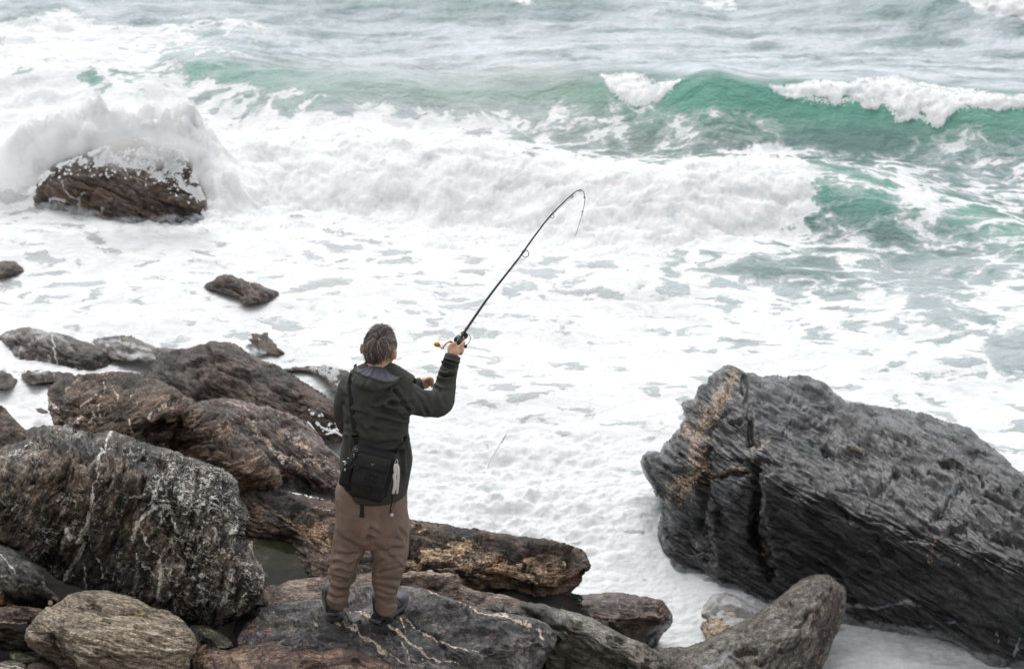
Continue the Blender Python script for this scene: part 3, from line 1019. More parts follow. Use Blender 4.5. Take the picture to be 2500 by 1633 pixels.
# -- the great black boulder on the right
gk = np.random.default_rng(12)
LINES = []
for _ in range(46):                                 # splits along the bedding on its sloping top
    u_, v_ = gk.random(), gk.random()
    x_ = 680 + 1150 * u_
    y_ = 190 + 330 * u_ + (40 + 330 * (.35 + .65 * u_)) * v_
    l_, sl_ = gk.uniform(60, 300), gk.uniform(.42, .68)
    pts_ = [(x_ + l_ * t, y_ + l_ * t * sl_ + gk.normal(0, 4)) for t in (0, .33, .66, 1)]
    LINES.append(("crack", z7(pts_), gk.uniform(2.2, 4.5), gk.uniform(.012, .034)))
mt = rock_mat("black_slate", (9, 9, 11), (20, 19, 21), (42, 40, 42), patch=(158, 130, 100), vein=(168, 142, 114), rough=.42, wet=.74, lay=9, contrast=.9, freq=1.1)
rock("black_boulder", "huge wet black boulder with a sloping ribbed top and tan streaks", z7([
    (52, 540), (60, 505), (85, 485), (145, 483), (165, 440), (185, 430), (212, 395), (235, 375), (262, 330), (255, 250), (270, 235), (320, 225), (335, 175), (385, 150), (395, 125), (430, 90), (470, 65), (510, 72), (560, 98), (600, 95), (640, 115), (700, 105), (760, 118), (830, 112), (890, 125), (945, 145), (985, 180), (1025, 215), (1050, 240), (1100, 235), (1160, 248), (1240, 262), (1320, 275), (1400, 290), (1480, 305), (1560, 340), (1640, 375), (1720, 420), (1790, 470), (1850, 525), (1895, 575), (1931, 600), (2050, 690), (2150, 820), (2190, 1000), (2160, 1300), (2080, 1640), (1931, 1640), (1840, 1600), (1740, 1590), (1650, 1550), (1560, 1510), (1450, 1470), (1200, 1460), (1000, 1440), (700, 1340), (640, 1320), (560, 1275), (520, 1245), (430, 1235), (380, 1220), (340, 1150), (300, 1150), (240, 1160), (190, 1140), (150, 1090), (125, 1020), (130, 890), (145, 800), (130, 730), (100, 660), (65, 590)]),
     z7([(52, 540, 15.9), (150, 490, 15.85), (100, 660, 15.75), (260, 250, 16.2), (470, 70, 16.4), (600, 95, 16.6), (700, 108, 16.7), (890, 125, 16.8), (1050, 240, 16.65), (1240, 262, 16.5), (1500, 315, 16.25), (1720, 420, 15.9), (1895, 575, 15.35), (2150, 820, 14.5),
         (560, 220, 15.95), (640, 330, 15.7), (640, 470, 15.36), (700, 560, 15.15), (740, 640, 15.02), (950, 700, 14.9), (1150, 780, 14.75), (1350, 850, 14.58), (1500, 910, 14.42), (1700, 965, 14.24), (1931, 1040, 14.02), (2150, 1130, 13.85),
         (240, 1105, 15.42), (640, 1260, 14.96), (900, 1340, 14.80), (1200, 1400, 14.62), (1600, 1450, 14.38), (1931, 1560, 14.14), (2150, 1600, 13.95), (1000, 1050, 14.9), (1500, 1200, 14.46), (1931, 1300, 14.05), (740, 1000, 14.98), (620, 950, 15.2), (560, 850, 15.16), (480, 560, 15.38), (480, 750, 15.25), (380, 800, 15.42), (300, 600, 15.62), (300, 900, 15.5), (150, 800, 15.75), (330, 400, 15.85), (420, 330, 15.75), (1000, 450, 15.75), (1300, 560, 15.4), (1600, 700, 14.98)]),
     mt, ang=-27, lean=.12, R=.30, w=.22, thick=.9, big=.04, med=.014, led=.040, lfreq=21, fine=.012, rough_px=5, s=2.7, stretch=6, marks=[
     ("patch", z7([(500, 110), (455, 200), (400, 270), (330, 360), (310, 430), (330, 520), (310, 610)]), 36, .95), ("patch", z7([(230, 640), (300, 640), (250, 700)]), 32, .9), ("patch", z7([(280, 380), (290, 420)]), 40, .9),
     ("patch", z7([(380, 600), (480, 580), (545, 570)]), 7, .9), ("patch", z7([(600, 460), (650, 455), (690, 420)]), 5, 1), ("patch", z7([(590, 540), (600, 470)]), 4, .9), ("patch", z7([(640, 540), (700, 500), (690, 560)]), 6, .7), ("patch", z7([(620, 760), (640, 800)]), 9, .6), ("patch", z7([(590, 900), (625, 880), (620, 1000)]), 6, .7), ("patch", z7([(730, 550), (790, 540)]), 6, .6),
     ("patch", z7([(1490, 905), (1470, 1000), (1478, 1060)]), 6, .8), ("patch", z7([(1160, 990)]), 12, .5), ("patch", z7([(1830, 1110)]), 8, .6), ("patch", z7([(380, 870), (400, 830)]), 5, .6), ("patch", z7([(280, 900), (330, 1000)]), 8, .6),
     ("crack", z7([(800, 340), (950, 380), (1050, 440)]), 8, .04), ("crack", z7([(960, 480), (1080, 560), (1180, 650), (1330, 740)]), 9, .07), ("crack", z7([(1300, 580), (1450, 640), (1560, 670)]), 7, .035), ("crack", z7([(770, 230), (900, 290), (1000, 350)]), 6, .03), ("crack", z7([(1480, 820), (1560, 740), (1640, 640)]), 6, .025), ("crack", z7([(1100, 640), (1300, 760), (1500, 870)]), 8, .045), ("crack", z7([(1600, 640), (1750, 700), (1931, 790)]), 6, .025), ("crack", z7([(1250, 400), (1500, 470), (1700, 560)]), 5, .018),
     ("crack", z7([(600, 560), (610, 700), (600, 900), (660, 1100)]), 10, .09), ("crack", z7([(370, 560), (350, 700), (330, 880)]), 9, .07), ("crack", z7([(380, 480), (350, 560)]), 8, .05), ("crack", z7([(480, 150), (420, 280), (370, 430)]), 6, .05), ("crack", z7([(560, 130), (590, 300), (580, 450)]), 7, .05), ("crack", z7([(380, 610), (560, 590)]), 6, .05),
     ("rib", z7([(680, 620), (680, 800), (720, 1000)]), 15, .05), ("rib", z7([(420, 900), (460, 1100)]), 16, .05), ("rib", z7([(200, 700), (200, 900), (240, 1050)]), 16, .04),
     ("film", z7([(1050, 1240), (1200, 1260), (1330, 1230), (1420, 1250)]), 7, .5), ("film", z7([(1060, 1330), (1200, 1350), (1400, 1370), (1600, 1320)]), 5, .4), ("film", z7([(170, 1060), (180, 960), (150, 900)]), 5, .4), ("film", z7([(1800, 1370), (1800, 1430)]), 5, .5), ("film", z7([(1910, 1410), (1880, 1500)]), 5, .6), ("film", z7([(1300, 340), (1450, 400), (1600, 460)]), 6, .35)] + LINES)
mt = rock_mat("pale_pebble", (96, 98, 88), (122, 122, 110), (150, 148, 134))
rock("grey_pebble", "small pale grey stone lying on top of the black boulder", z7([(1055, 460), (1065, 448), (1090, 450), (1115, 465), (1140, 490), (1136, 505), (1110, 500), (1080, 482)]),
     z7([(1060, 455, 15.66), (1138, 495, 15.55), (1100, 470, 15.6)]), mt, ang=-30, R=.04, w=.03, thick=.05, big=.0, med=.003, fac=.005, fs=6, led=.002, fine=.002, rough_px=.6, s=1.3, cat="stone")

# -- rocks standing in the sea
mt = rock_mat("sea_rock_brown", (34, 28, 25), (56, 47, 42), (84, 70, 60), patch=(150, 115, 84), rough=.5, wet=.25, lay=4)
rock("spray_rock", "dark brown rock with a wave bursting over it in white spray", zd([
    (210, 790), (250, 750), (290, 700), (330, 640), (360, 560), (420, 480), (520, 400), (640, 330), (800, 270), (950, 215), (1100, 165), (1300, 140), (1450, 130), (1600, 170), (1750, 220), (1850, 380), (1920, 560), (1970, 700), (2000, 800), (2020, 880), (2010, 1000), (1900, 1060), (1800, 1030), (1650, 1020), (1500, 1040), (1350, 1030), (1200, 1000), (1000, 990), (850, 950), (700, 930), (500, 930), (350, 910), (240, 860)]),
     zd([(240, 800, 23.0), (700, 870, 22.78), (1400, 960, 22.55), (1950, 960, 22.62), (1450, 150, 23.35), (800, 300, 23.25), (1850, 450, 23.1), (1300, 640, 22.72), (600, 600, 22.95), (1000, 400, 23.05)]),
     mt, ang=-22, R=.3, w=.3, thick=.7, big=.08, med=.03, led=.03, lfreq=6, s=3.4, marks=[
     ("patch", zd([(1080, 280), (1110, 340), (1180, 420), (1450, 470)]), 7, .7), ("patch", zd([(1290, 290), (1320, 340)]), 7, .7), ("patch", zd([(1400, 680), (1600, 760), (1700, 650)]), 16, .5), ("patch", zd([(1450, 830), (1560, 800)]), 12, .5), ("patch", zd([(900, 820), (1050, 860), (1250, 920)]), 9, .45), ("patch", zd([(1200, 820), (1450, 900)]), 8, .5),
     ("film", zd([(400, 770), (480, 740), (620, 755)]), 5, 1), ("film", zd([(440, 780), (430, 850)]), 4, .9), ("film", zd([(760, 740), (740, 860), (820, 900)]), 8, .7), ("film", zd([(615, 580), (640, 690), (740, 750), (800, 680)]), 2.6, 1), ("film", zd([(960, 880), (990, 840)]), 6, .7)])
rock("sea_rock", "low jagged brown rock alone in the foam of the shallows", ze([(1187, 470), (1200, 450), (1240, 440), (1270, 410), (1305, 398), (1350, 410), (1400, 435), (1450, 450), (1500, 460), (1550, 480), (1620, 500), (1612, 522), (1570, 560), (1490, 585), (1440, 595), (1400, 580), (1390, 540), (1340, 530), (1280, 515), (1215, 500)]),
     ze([(1190, 480, 20.68), (1310, 402, 20.80), (1400, 440, 20.63), (1610, 505, 20.53), (1440, 562, 20.20), (1300, 500, 20.48), (1520, 520, 20.33)]), mt, ang=-22, R=.1, w=.09, thick=.3, big=.03, med=.02, led=.03, lfreq=8, s=2.4,
     marks=[("film", ze([(1400, 470), (1430, 530)]), 5, .5), ("crack", ze([(1240, 460), (1330, 480), (1420, 520)]), 4, .05), ("crack", ze([(1420, 450), (1500, 490)]), 4, .04)])
rock("low_rock", "rounded dark rock low in the foam at the edge above the shore", ze([(-40, 332), (0, 328), (40, 325), (90, 335), (125, 360), (130, 382), (90, 410), (20, 425), (-40, 425)]), ze([(0, 330, 21.5), (120, 370, 21.4), (0, 405, 21.15)]), mt, R=.1, w=.12, thick=.25, big=.03, s=2.6, ang=-5)

mt = rock_mat("washed_rock", (44, 38, 36), (64, 56, 53), (90, 81, 77), rough=.42, wet=.5, lay=2.5, bump=.7)
drip = [("film", za([(625, 200), (630, 330), (650, 550)]), 2.4, 1.0), ("film", za([(215, 270), (210, 470)]), 2.6, .7), ("film", za([(430, 400), (425, 490)]), 2.2, .6), ("film", za([(555, 420), (560, 520)]), 2.2, .55), ("film", za([(30, 320), (80, 410)]), 2.6, .6), ("film", za([(1170, 480), (1180, 560)]), 2.4, .5), ("film", za([(270, 420), (280, 470)]), 2, .4)]
rock("washed_rock", "long rounded rock streaming with run-off in the surf", za([(-60, 200), (0, 175), (60, 140), (150, 125), (250, 115), (350, 105), (450, 110), (560, 140), (680, 155), (770, 175), (850, 210), (940, 255), (1050, 285), (1140, 310), (1210, 350), (1270, 420), (1325, 480), (1300, 570), (1200, 620), (1100, 650), (1030, 640), (950, 665), (850, 650), (760, 640), (650, 620), (520, 590), (400, 560), (290, 540), (200, 540), (100, 500), (0, 470), (-60, 460)]),
     za([(0, 180, 19.72), (350, 110, 19.62), (770, 180, 19.42), (1150, 315, 19.25), (1310, 490, 19.18), (950, 605, 18.98), (500, 525, 19.15), (0, 405, 19.42), (350, 240, 19.32), (700, 330, 19.16), (1100, 430, 19.06), (350, 160, 19.5)]),
     mt, ang=-16, R=.12, w=.14, thick=.4, big=.03, med=.012, led=.012, lfreq=10, s=2.8, marks=drip + [("film", za([(350, 130), (500, 140), (620, 200), (480, 230), (300, 280)]), 9, .5), ("film", za([(640, 190), (800, 280), (890, 330)]), 9, .5), ("film", za([(30, 190), (160, 200)]), 7, .4), ("film", za([(1000, 300), (1100, 330)]), 6, .3)])
rock("foamy_rock", "low rock half under thin foam beyond the long washed rock", za([(1085, 270), (1110, 225), (1200, 205), (1340, 185), (1430, 205), (1530, 205), (1640, 235), (1750, 285), (1850, 330), (1950, 325), (2100, 355), (2200, 395), (2000, 480), (1850, 500), (1750, 510), (1600, 490), (1450, 500), (1330, 470), (1250, 390), (1150, 330)]),
     za([(1100, 240, 19.7), (1340, 190, 19.75), (1850, 335, 19.3), (2150, 370, 19.2), (1450, 470, 19.1), (1900, 450, 19.05), (1500, 320, 19.3)]), mt, ang=-20, R=.08, w=.12, thick=.3, big=.03, med=.012, led=.012, s=2.8,
     marks=[("film", za([(1180, 250), (1350, 260), (1500, 300), (1650, 330), (1780, 360)]), 8, .6), ("film", za([(1250, 300), (1450, 400), (1700, 440)]), 10, .6), ("film_area", za([(1500, 420), (1800, 400), (1850, 480), (1500, 480)]), 5, .6)])
mt = rock_mat("shore_brown", (34, 29, 27), (57, 49, 45), (86, 75, 69), patch=(150, 125, 110), rough=.55, wet=.12, lay=4.0)
rock("far_rock", "small brown rock peeking out of the surf behind the broad brown boulder", z3([(1560, 210), (1600, 195), (1650, 180), (1740, 162), (1800, 160), (1840, 180), (1880, 220), (1930, 260), (1928, 290), (1880, 310), (1830, 300), (1750, 310), (1640, 280)]),
     z3([(1600, 200, 19.75), (1780, 165, 19.7), (1925, 270, 19.4), (1750, 285, 19.3)]), mt, ang=-20, R=.08, w=.1, thick=.3, big=.03, s=2.8, marks=[("film_area", z3([(1560, 200), (1640, 200), (1700, 240), (1800, 270), (1750, 320), (1560, 300)]), 5, .7)])
rock("splashed_rock", "dark rock behind the man's shoulder splashed by white drops", z3([(1880, 385), (2000, 376), (2100, 370), (2200, 372), (2280, 388), (2380, 425), (2460, 470), (2480, 600), (2320, 580), (2250, 520), (2200, 455), (2100, 410), (1950, 400)]),
     z3([(1900, 385, 19.0), (2200, 375, 19.0), (2450, 480, 18.6), (2300, 520, 18.4)]), mt, ang=-20, R=.08, w=.1, thick=.25, big=.02, s=2.8)
rock("rock_tip", "tip of a small rock in the foam beside the man's elbow", z3([(2228, 835), (2270, 822), (2330, 840), (2330, 880), (2250, 870)]), z3([(2230, 840, 17.5), (2330, 850, 17.45), (2260, 868, 17.4)]), mt, R=.04, w=.04, thick=.1, big=.01, s=2.0)
rock("flat_rock", "thin flat rock awash in front of the long washed rock", za([(250, 612), (280, 590), (400, 600), (550, 595), (650, 610), (760, 635), (860, 650), (900, 700), (780, 740), (650, 745), (500, 740), (400, 770), (300, 740), (255, 690)]), za([(255, 610, 18.95), (550, 600, 18.95), (860, 655, 18.75), (500, 700, 18.62), (300, 700, 18.62)]), mt, ang=-5, R=.06, w=.08, thick=.2, big=.015, s=2.8,
     marks=[("film", za([(330, 650), (420, 690), (580, 680)]), 6, .55), ("film", za([(600, 620), (640, 690)]), 5, .5)])
rock("surf_stone", "grey rounded stone cut by the edge of the surf beside the thin flat rock", za([(-60, 630), (20, 626), (90, 645), (150, 690), (205, 735), (150, 790), (60, 830), (-60, 840)]), za([(0, 630, 18.9), (200, 735, 18.6), (0, 810, 18.3)]), rock_mat("surf_grey", (46, 43, 40), (66, 62, 58), (90, 86, 82), wet=.3), R=.08, w=.1, thick=.25, big=.02, s=2.8)
rock("reef_tip", "dark sliver of rock in the still foam by the tall brown boulder", za([(415, 1050), (480, 1058), (540, 1078), (570, 1115), (500, 1125), (450, 1095)]), za([(420, 1055, 17.95), (550, 1090, 17.8), (480, 1100, 17.75)]), mt, R=.04, w=.05, thick=.15, big=.01, s=2.2)
rock("broad_boulder", "broad dark brown boulder sloping down towards the man's back", z3([(945, 420), (1000, 392), (1015, 360), (1060, 310), (1110, 280), (1180, 260), (1280, 255), (1380, 225), (1430, 203), (1540, 194), (1600, 215), (1660, 260), (1740, 310), (1840, 350), (1900, 380), (2000, 440), (2100, 495), (2200, 555), (2260, 590), (2330, 620), (2400, 680), (2430, 800), (2350, 880), (2260, 890), (2190, 850), (2100, 850), (1900, 850), (1500, 800), (1100, 700), (970, 560)]),
     z3([(960, 420, 18.35), (1060, 315, 18.45), (1280, 258, 18.4), (1480, 200, 18.35), (1740, 310, 18.1), (2100, 495, 17.8), (2330, 630, 17.62), (1420, 240, 18.1), (1650, 330, 17.85), (2000, 500, 17.6), (2250, 640, 17.45), (1100, 420, 17.95), (1400, 450, 17.6), (1800, 560, 17.45), (2200, 760, 17.35), (1500, 800, 17.3), (1100, 650, 17.7), (2250, 850, 17.35)]),
     mt, ang=-25, R=.16, w=.2, thick=.7, big=.06, med=.025, led=.02, lfreq=7, s=3.0, marks=[("patch", z3([(1440, 320), (1560, 360), (1700, 400)]), 9, .45), ("crack", z3([(1400, 240), (1440, 320), (1520, 330)]), 7, .05), ("film", z3([(2170, 700)]), 3, .9), ("film", z3([(2110, 690), (2115, 685)]), 2.5, .9), ("patch", z3([(1150, 300), (1300, 290)]), 8, .3)])

# -- the pile on the left
mt = rock_mat("brown_boulder", (44, 36, 31), (74, 63, 54), (108, 93, 80), patch=(150, 128, 112), vein=(214, 198, 184), rough=.62, lay=4.5, procvein=.35, stain=(88, 80, 62))
rock("humped_boulder", "tall humped brown boulder with short white quartz ticks", za([(545, 1020), (550, 900), (570, 830), (640, 770), (740, 720), (850, 670), (930, 640), (1070, 640), (1200, 625), (1250, 612), (1380, 615), (1500, 620), (1600, 635), (1700, 655), (1830, 680), (1950, 730), (2060, 800), (2170, 860), (2260, 930), (2332, 1000)]) + z3([(1380, 660), (1410, 700), (1500, 750), (1600, 800), (1700, 880), (1780, 950), (1850, 1040), (1890, 1090), (1895, 1150), (1870, 1200), (1800, 1245), (1700, 1280), (1500, 1330), (1000, 1330), (500, 1200), (380, 1050)]) + za([(650, 1290), (625, 1230), (600, 1160), (570, 1100)]),
     za([(550, 1000, 15.7), (700, 740, 15.95), (1250, 620, 15.9), (1800, 680, 15.6), (2250, 930, 15.2), (1250, 760, 15.55), (800, 900, 15.5), (640, 1230, 15.35), (1250, 1050, 15.2), (1800, 960, 15.1), (1300, 1300, 14.95), (2150, 1130, 14.85), (1800, 1220, 14.85), (1900, 1280, 14.95)]) + z3([(1250, 900, 15.0), (1500, 800, 14.9), (1650, 860, 14.75), (1450, 900, 14.72), (1600, 950, 14.6), (1750, 980, 14.55), (1880, 1120, 14.45), (1650, 1100, 14.4), (1700, 1250, 14.5), (1400, 1000, 14.72), (1200, 1250, 14.8)]),
     mt, ang=20, lean=.2, R=.22, w=.26, thick=.7, big=.07, med=.028, led=.022, lfreq=7, s=3.0, marks=[
     ("vein", za([(1105, 1090), (1105, 1180), (1050, 1250)]), 3, 1), ("vein", za([(1105, 1185), (1120, 1235)]), 2.4, .8), ("vein", za([(960, 1150), (945, 1230)]), 3, .9), ("vein", za([(910, 1210), (903, 1250)]), 2.6, .9), ("vein", za([(1780, 1060), (1735, 1140)]), 3, .9), ("vein", za([(1985, 945), (1975, 970), (1930, 975), (1900, 1010)]), 2.6, .9), ("vein", za([(1570, 815), (1545, 870)]), 2.6, .9), ("vein", za([(1330, 770), (1350, 830)]), 2.6, .8), ("vein", za([(1370, 840), (1375, 890), (1360, 940)]), 3, .9), ("vein", za([(1290, 950), (1290, 1010)]), 2.6, .8), ("vein", za([(1510, 1160), (1520, 1240), (1505, 1310)]), 2.8, .9), ("vein", za([(1160, 950), (1165, 1030), (1170, 1100)]), 2.8, .7),
     ("vein", za([(880, 1000), (1000, 930), (1100, 890), (1210, 880)]), 3, .65), ("vein", za([(1230, 680), (1240, 760), (1200, 830)]), 3.5, .6), ("vein", za([(560, 900), (570, 980), (610, 1020)]), 8, .55), ("vein", za([(760, 800), (850, 720), (930, 690)]), 5, .5), ("vein", za([(730, 1140), (790, 1060)]), 2, .5),
     ("patch", z3([(1480, 850), (1560, 840), (1640, 880)]), 12, .8), ("patch", z3([(1500, 1030), (1650, 1010), (1760, 990)]), 5, .8), ("patch", z3([(1540, 900), (1680, 880)]), 8, .6), ("patch", z3([(1350, 950), (1450, 970)]), 8, .5),
     ("crack", za([(1500, 1330), (1780, 1150)]), 6, .05), ("crack", za([(1740, 1370), (1950, 1270), (2190, 1160)]), 10, .10), ("crack", za([(640, 1020), (640, 1150)]), 7, .04), ("crack", z3([(1240, 720), (1200, 830), (1190, 930)]), 9, .08), ("crack", z3([(1250, 900), (1420, 870), (1560, 960)]), 8, .05), ("rib", z3([(1200, 700), (1400, 740), (1500, 820)]), 22, .04)])
mt = rock_mat("banded_slab", (48, 42, 41), (80, 70, 68), (116, 104, 100), patch=(176, 156, 142), rough=.55, wet=.1, lay=5)
rock("banded_slab", "purplish slab crossed by pale pink bands behind the man's hip", z3([(1300, 620), (1370, 600), (1480, 585), (1570, 585), (1650, 600), (1750, 635), (1830, 650), (1950, 690), (2050, 735), (2120, 790), (2180, 850), (2230, 930), (2290, 990), (2350, 1060), (2450, 1140), (2450, 1290), (2270, 1285), (2150, 1265), (2100, 1250), (1950, 1215), (1850, 1230), (1600, 1200), (1400, 900), (1320, 740)]),
     z3([(1370, 610, 16.15), (1570, 590, 16.2), (1830, 650, 15.95), (2120, 790, 15.6), (2290, 990, 15.3), (2420, 1120, 15.1), (1500, 720, 15.75), (1800, 820, 15.45), (2000, 900, 15.3), (1900, 1000, 15.1), (2150, 1060, 15.05), (2250, 1180, 14.88), (1950, 1100, 14.92), (2050, 1160, 14.95), (2000, 1230, 15.1), (2260, 1275, 14.98)]),
     mt, ang=-33, R=.14, w=.14, thick=.5, big=.04, med=.022, led=.022, lfreq=8, s=3.0, marks=[
     ("patch", z3([(1490, 590), (1580, 620), (1680, 660)]), 5, .9), ("patch", z3([(1680, 700), (1720, 800), (1800, 900)]), 8, .9), ("patch", z3([(1880, 800), (1990, 860), (2080, 950)]), 8, .85), ("patch", z3([(1800, 900), (1880, 980), (2000, 1060), (2060, 1110)]), 9, .8), ("patch", z3([(1880, 960), (2050, 990), (2200, 1060), (2290, 1110)]), 9, .8), ("patch", z3([(2080, 960), (2250, 1040)]), 6, .6), ("patch", z3([(2060, 1120), (2160, 1170)]), 8, .7), ("patch", z3([(1340, 610), (1380, 630)]), 6, .5),
     ("crack", z3([(1650, 680), (1800, 780), (1900, 830)]), 7, .06), ("crack", z3([(1880, 830), (2040, 960), (2150, 1000)]), 6, .05), ("crack", z3([(1900, 1080), (2030, 1130), (2080, 1180)]), 7, .07)])
mt = rock_mat("edge_brown", (48, 40, 35), (80, 69, 60), (112, 98, 86), vein=(190, 178, 168), lay=5, procvein=.4)
rock("ridged_boulder", "brown boulder with fine ridges cut off by the edge above the veined boulder", za([(-120, 1060), (0, 1030), (60, 1050), (110, 1100), (170, 1150), (230, 1210), (280, 1270), (330, 1320), (330, 1400), (260, 1520), (100, 1650), (-120, 1650)]), za([(0, 1035, 15.9), (170, 1150, 15.7), (330, 1330, 15.4), (100, 1300, 15.35), (0, 1500, 15.1), (200, 1500, 15.1)]), mt, ang=-20, R=.14, w=.18, thick=.5, big=.03, med=.02, led=.018, lfreq=14, s=3.0)

mt = rock_mat("veined_rock", (30, 28, 26), (68, 63, 58), (120, 111, 102), patch=(150, 130, 112), vein=(222, 210, 202), rough=.55, wet=.12, lay=2.6, procvein=.9, fleck=.95, stain=(62, 52, 42), contrast=.9)
rock("veined_boulder", "massive dark boulder laced with white and pink quartz veins", z3([(-200, 960), (-80, 930), (0, 925), (60, 890), (130, 878), (185, 845), (190, 800), (230, 770), (300, 762), (400, 765), (470, 770), (560, 790), (620, 805), (700, 805), (740, 795), (790, 810), (900, 850), (1000, 880), (1100, 920), (1200, 960), (1280, 975), (1400, 1020), (1500, 1060), (1570, 1100), (1610, 1150), (1620, 1230), (1625, 1270), (1670, 1310), (1695, 1360)]) + z4([(2085, 170), (2060, 270), (2020, 400), (2085, 425), (2100, 470), (2120, 540), (2180, 600), (2235, 690), (2220, 770), (2170, 880), (2110, 960), (2050, 1020), (1960, 1060), (1870, 1090), (1800, 1135), (1700, 1110), (1600, 1120), (1300, 1150), (900, 1000), (720, 830), (560, 770), (490, 740), (400, 660), (270, 580), (180, 500), (100, 470), (0, 440), (-250, 400)]),
     z3([(-150, 970, 13.5), (60, 895, 13.55), (200, 800, 13.6), (450, 775, 13.5), (740, 800, 13.35), (1100, 925, 13.2), (1570, 1105, 12.95), (1690, 1380, 12.9), (30, 980, 13.15), (250, 900, 13.1), (480, 860, 13.05), (720, 880, 12.98), (950, 930, 12.95), (1300, 1060, 12.82), (500, 1000, 12.82), (150, 1130, 12.9), (900, 1150, 12.68), (1300, 1250, 12.55), (1550, 1250, 12.66), (600, 1400, 12.7), (1100, 1450, 12.5), (150, 1400, 12.85)]) + z4([(1900, 700, 12.42), (2200, 720, 12.6), (1500, 800, 12.4), (1850, 1000, 12.38), (1500, 1050, 12.45), (1000, 850, 12.55), (600, 700, 12.72), (200, 450, 12.85), (2000, 350, 12.6)]),
     mt, ang=68, lean=.3, R=.20, w=.20, thick=.8, big=.07, med=.035, led=.016, lfreq=6, fine=.011, rough_px=5, s=2.7, stretch=2.4, marks=[
     ("vein", z3([(745, 800), (690, 880), (670, 930), (645, 1030), (630, 1180), (610, 1370), (570, 1450), (540, 1520)]), 4.7, 1), ("vein", z3([(710, 850), (730, 810)]), 2.2, .8), ("vein", z3([(1030, 1310), (960, 1370), (920, 1430), (880, 1540)]), 5.4, 1), ("vein", z3([(1080, 1140), (1030, 1240), (980, 1290)]), 3.2, 1), ("vein", z3([(1020, 1280), (1040, 1330)]), 5.0, 1), ("vein", z3([(870, 1250), (980, 1220)]), 2.9, .9), ("vein", z3([(440, 1470), (480, 1540)]), 5.8, .85), ("vein", z3([(1320, 1240), (1250, 1370)]), 2.9, .9), ("vein", z3([(1100, 1310), (1050, 1430)]), 2.9, .8), ("vein", z3([(840, 930), (880, 890), (900, 920)]), 4.3, .75), ("vein", z3([(1620, 1440), (1590, 1500)]), 2.9, .8), ("vein", z3([(940, 950), (900, 1010)]), 2.5, .7), ("vein", z3([(200, 870), (140, 930), (100, 970)]), 1.8, .9), ("vein", z3([(110, 1410), (280, 1330), (410, 1260)]), 1.9, .65),
     ("vein", z4([(760, 0), (750, 190), (650, 380), (610, 520), (590, 620), (530, 740)]), 5.0, 1), ("vein", z4([(720, 200), (690, 300), (680, 430), (700, 520)]), 3.6, .9), ("vein", z4([(520, 290), (570, 350), (610, 400)]), 4.3, .8), ("vein", z4([(800, 560), (810, 690), (850, 810)]), 2.9, .9), ("vein", z4([(870, 660), (905, 750)]), 2.5, .8), ("vein", z4([(660, 620), (690, 740), (710, 810)]), 2.5, .8), ("vein", z4([(1110, 520), (1150, 610), (1260, 730)]), 3.2, .8), ("vein", z4([(1140, 320), (1190, 430), (1270, 520)]), 3.2, .8), ("vein", z4([(540, 720), (590, 600)]), 5.8, .8),
     ("vein", z4([(1300, 560), (1310, 680), (1300, 840), (1340, 960)]), 7.2, .75), ("vein", z4([(1430, 620), (1390, 700)]), 8.6, .6), ("vein", z4([(1380, 420), (1400, 540)]), 7.2, .6), ("vein", z4([(1970, 620), (1900, 880), (1840, 960)]), 6.5, .55),
     ("fleck_area", z3([(1050, 960), (1300, 1000), (1560, 1100), (1640, 1300), (1660, 1600), (1560, 1780), (1250, 1750), (1050, 1500), (1000, 1250)]), 30, 1.0), ("fleck_area", z4([(1250, 500), (2000, 400), (2200, 700), (2000, 1050), (1500, 1080), (1280, 900)]), 30, .9), ("patch", z3([(1130, 1130), (1240, 1080), (1280, 1180)]), 16, .5),
     ("crack", z3([(280, 930), (420, 850), (480, 820)]), 12, .06), ("crack", z4([(2060, 300), (1980, 560), (1850, 850), (1760, 1060)]), 9, .07), ("crack", z3([(1100, 1000), (1140, 1250), (1200, 1420)]), 9, .05), ("crack", z3([(180, 1150), (330, 1180), (420, 1100)]), 10, .05), ("rib", z3([(240, 1000), (350, 900), (470, 850)]), 18, .03),
     ("film_area", z3([(-60, 960), (60, 950), (130, 965), (60, 985), (-60, 990)]), 5, .6)])

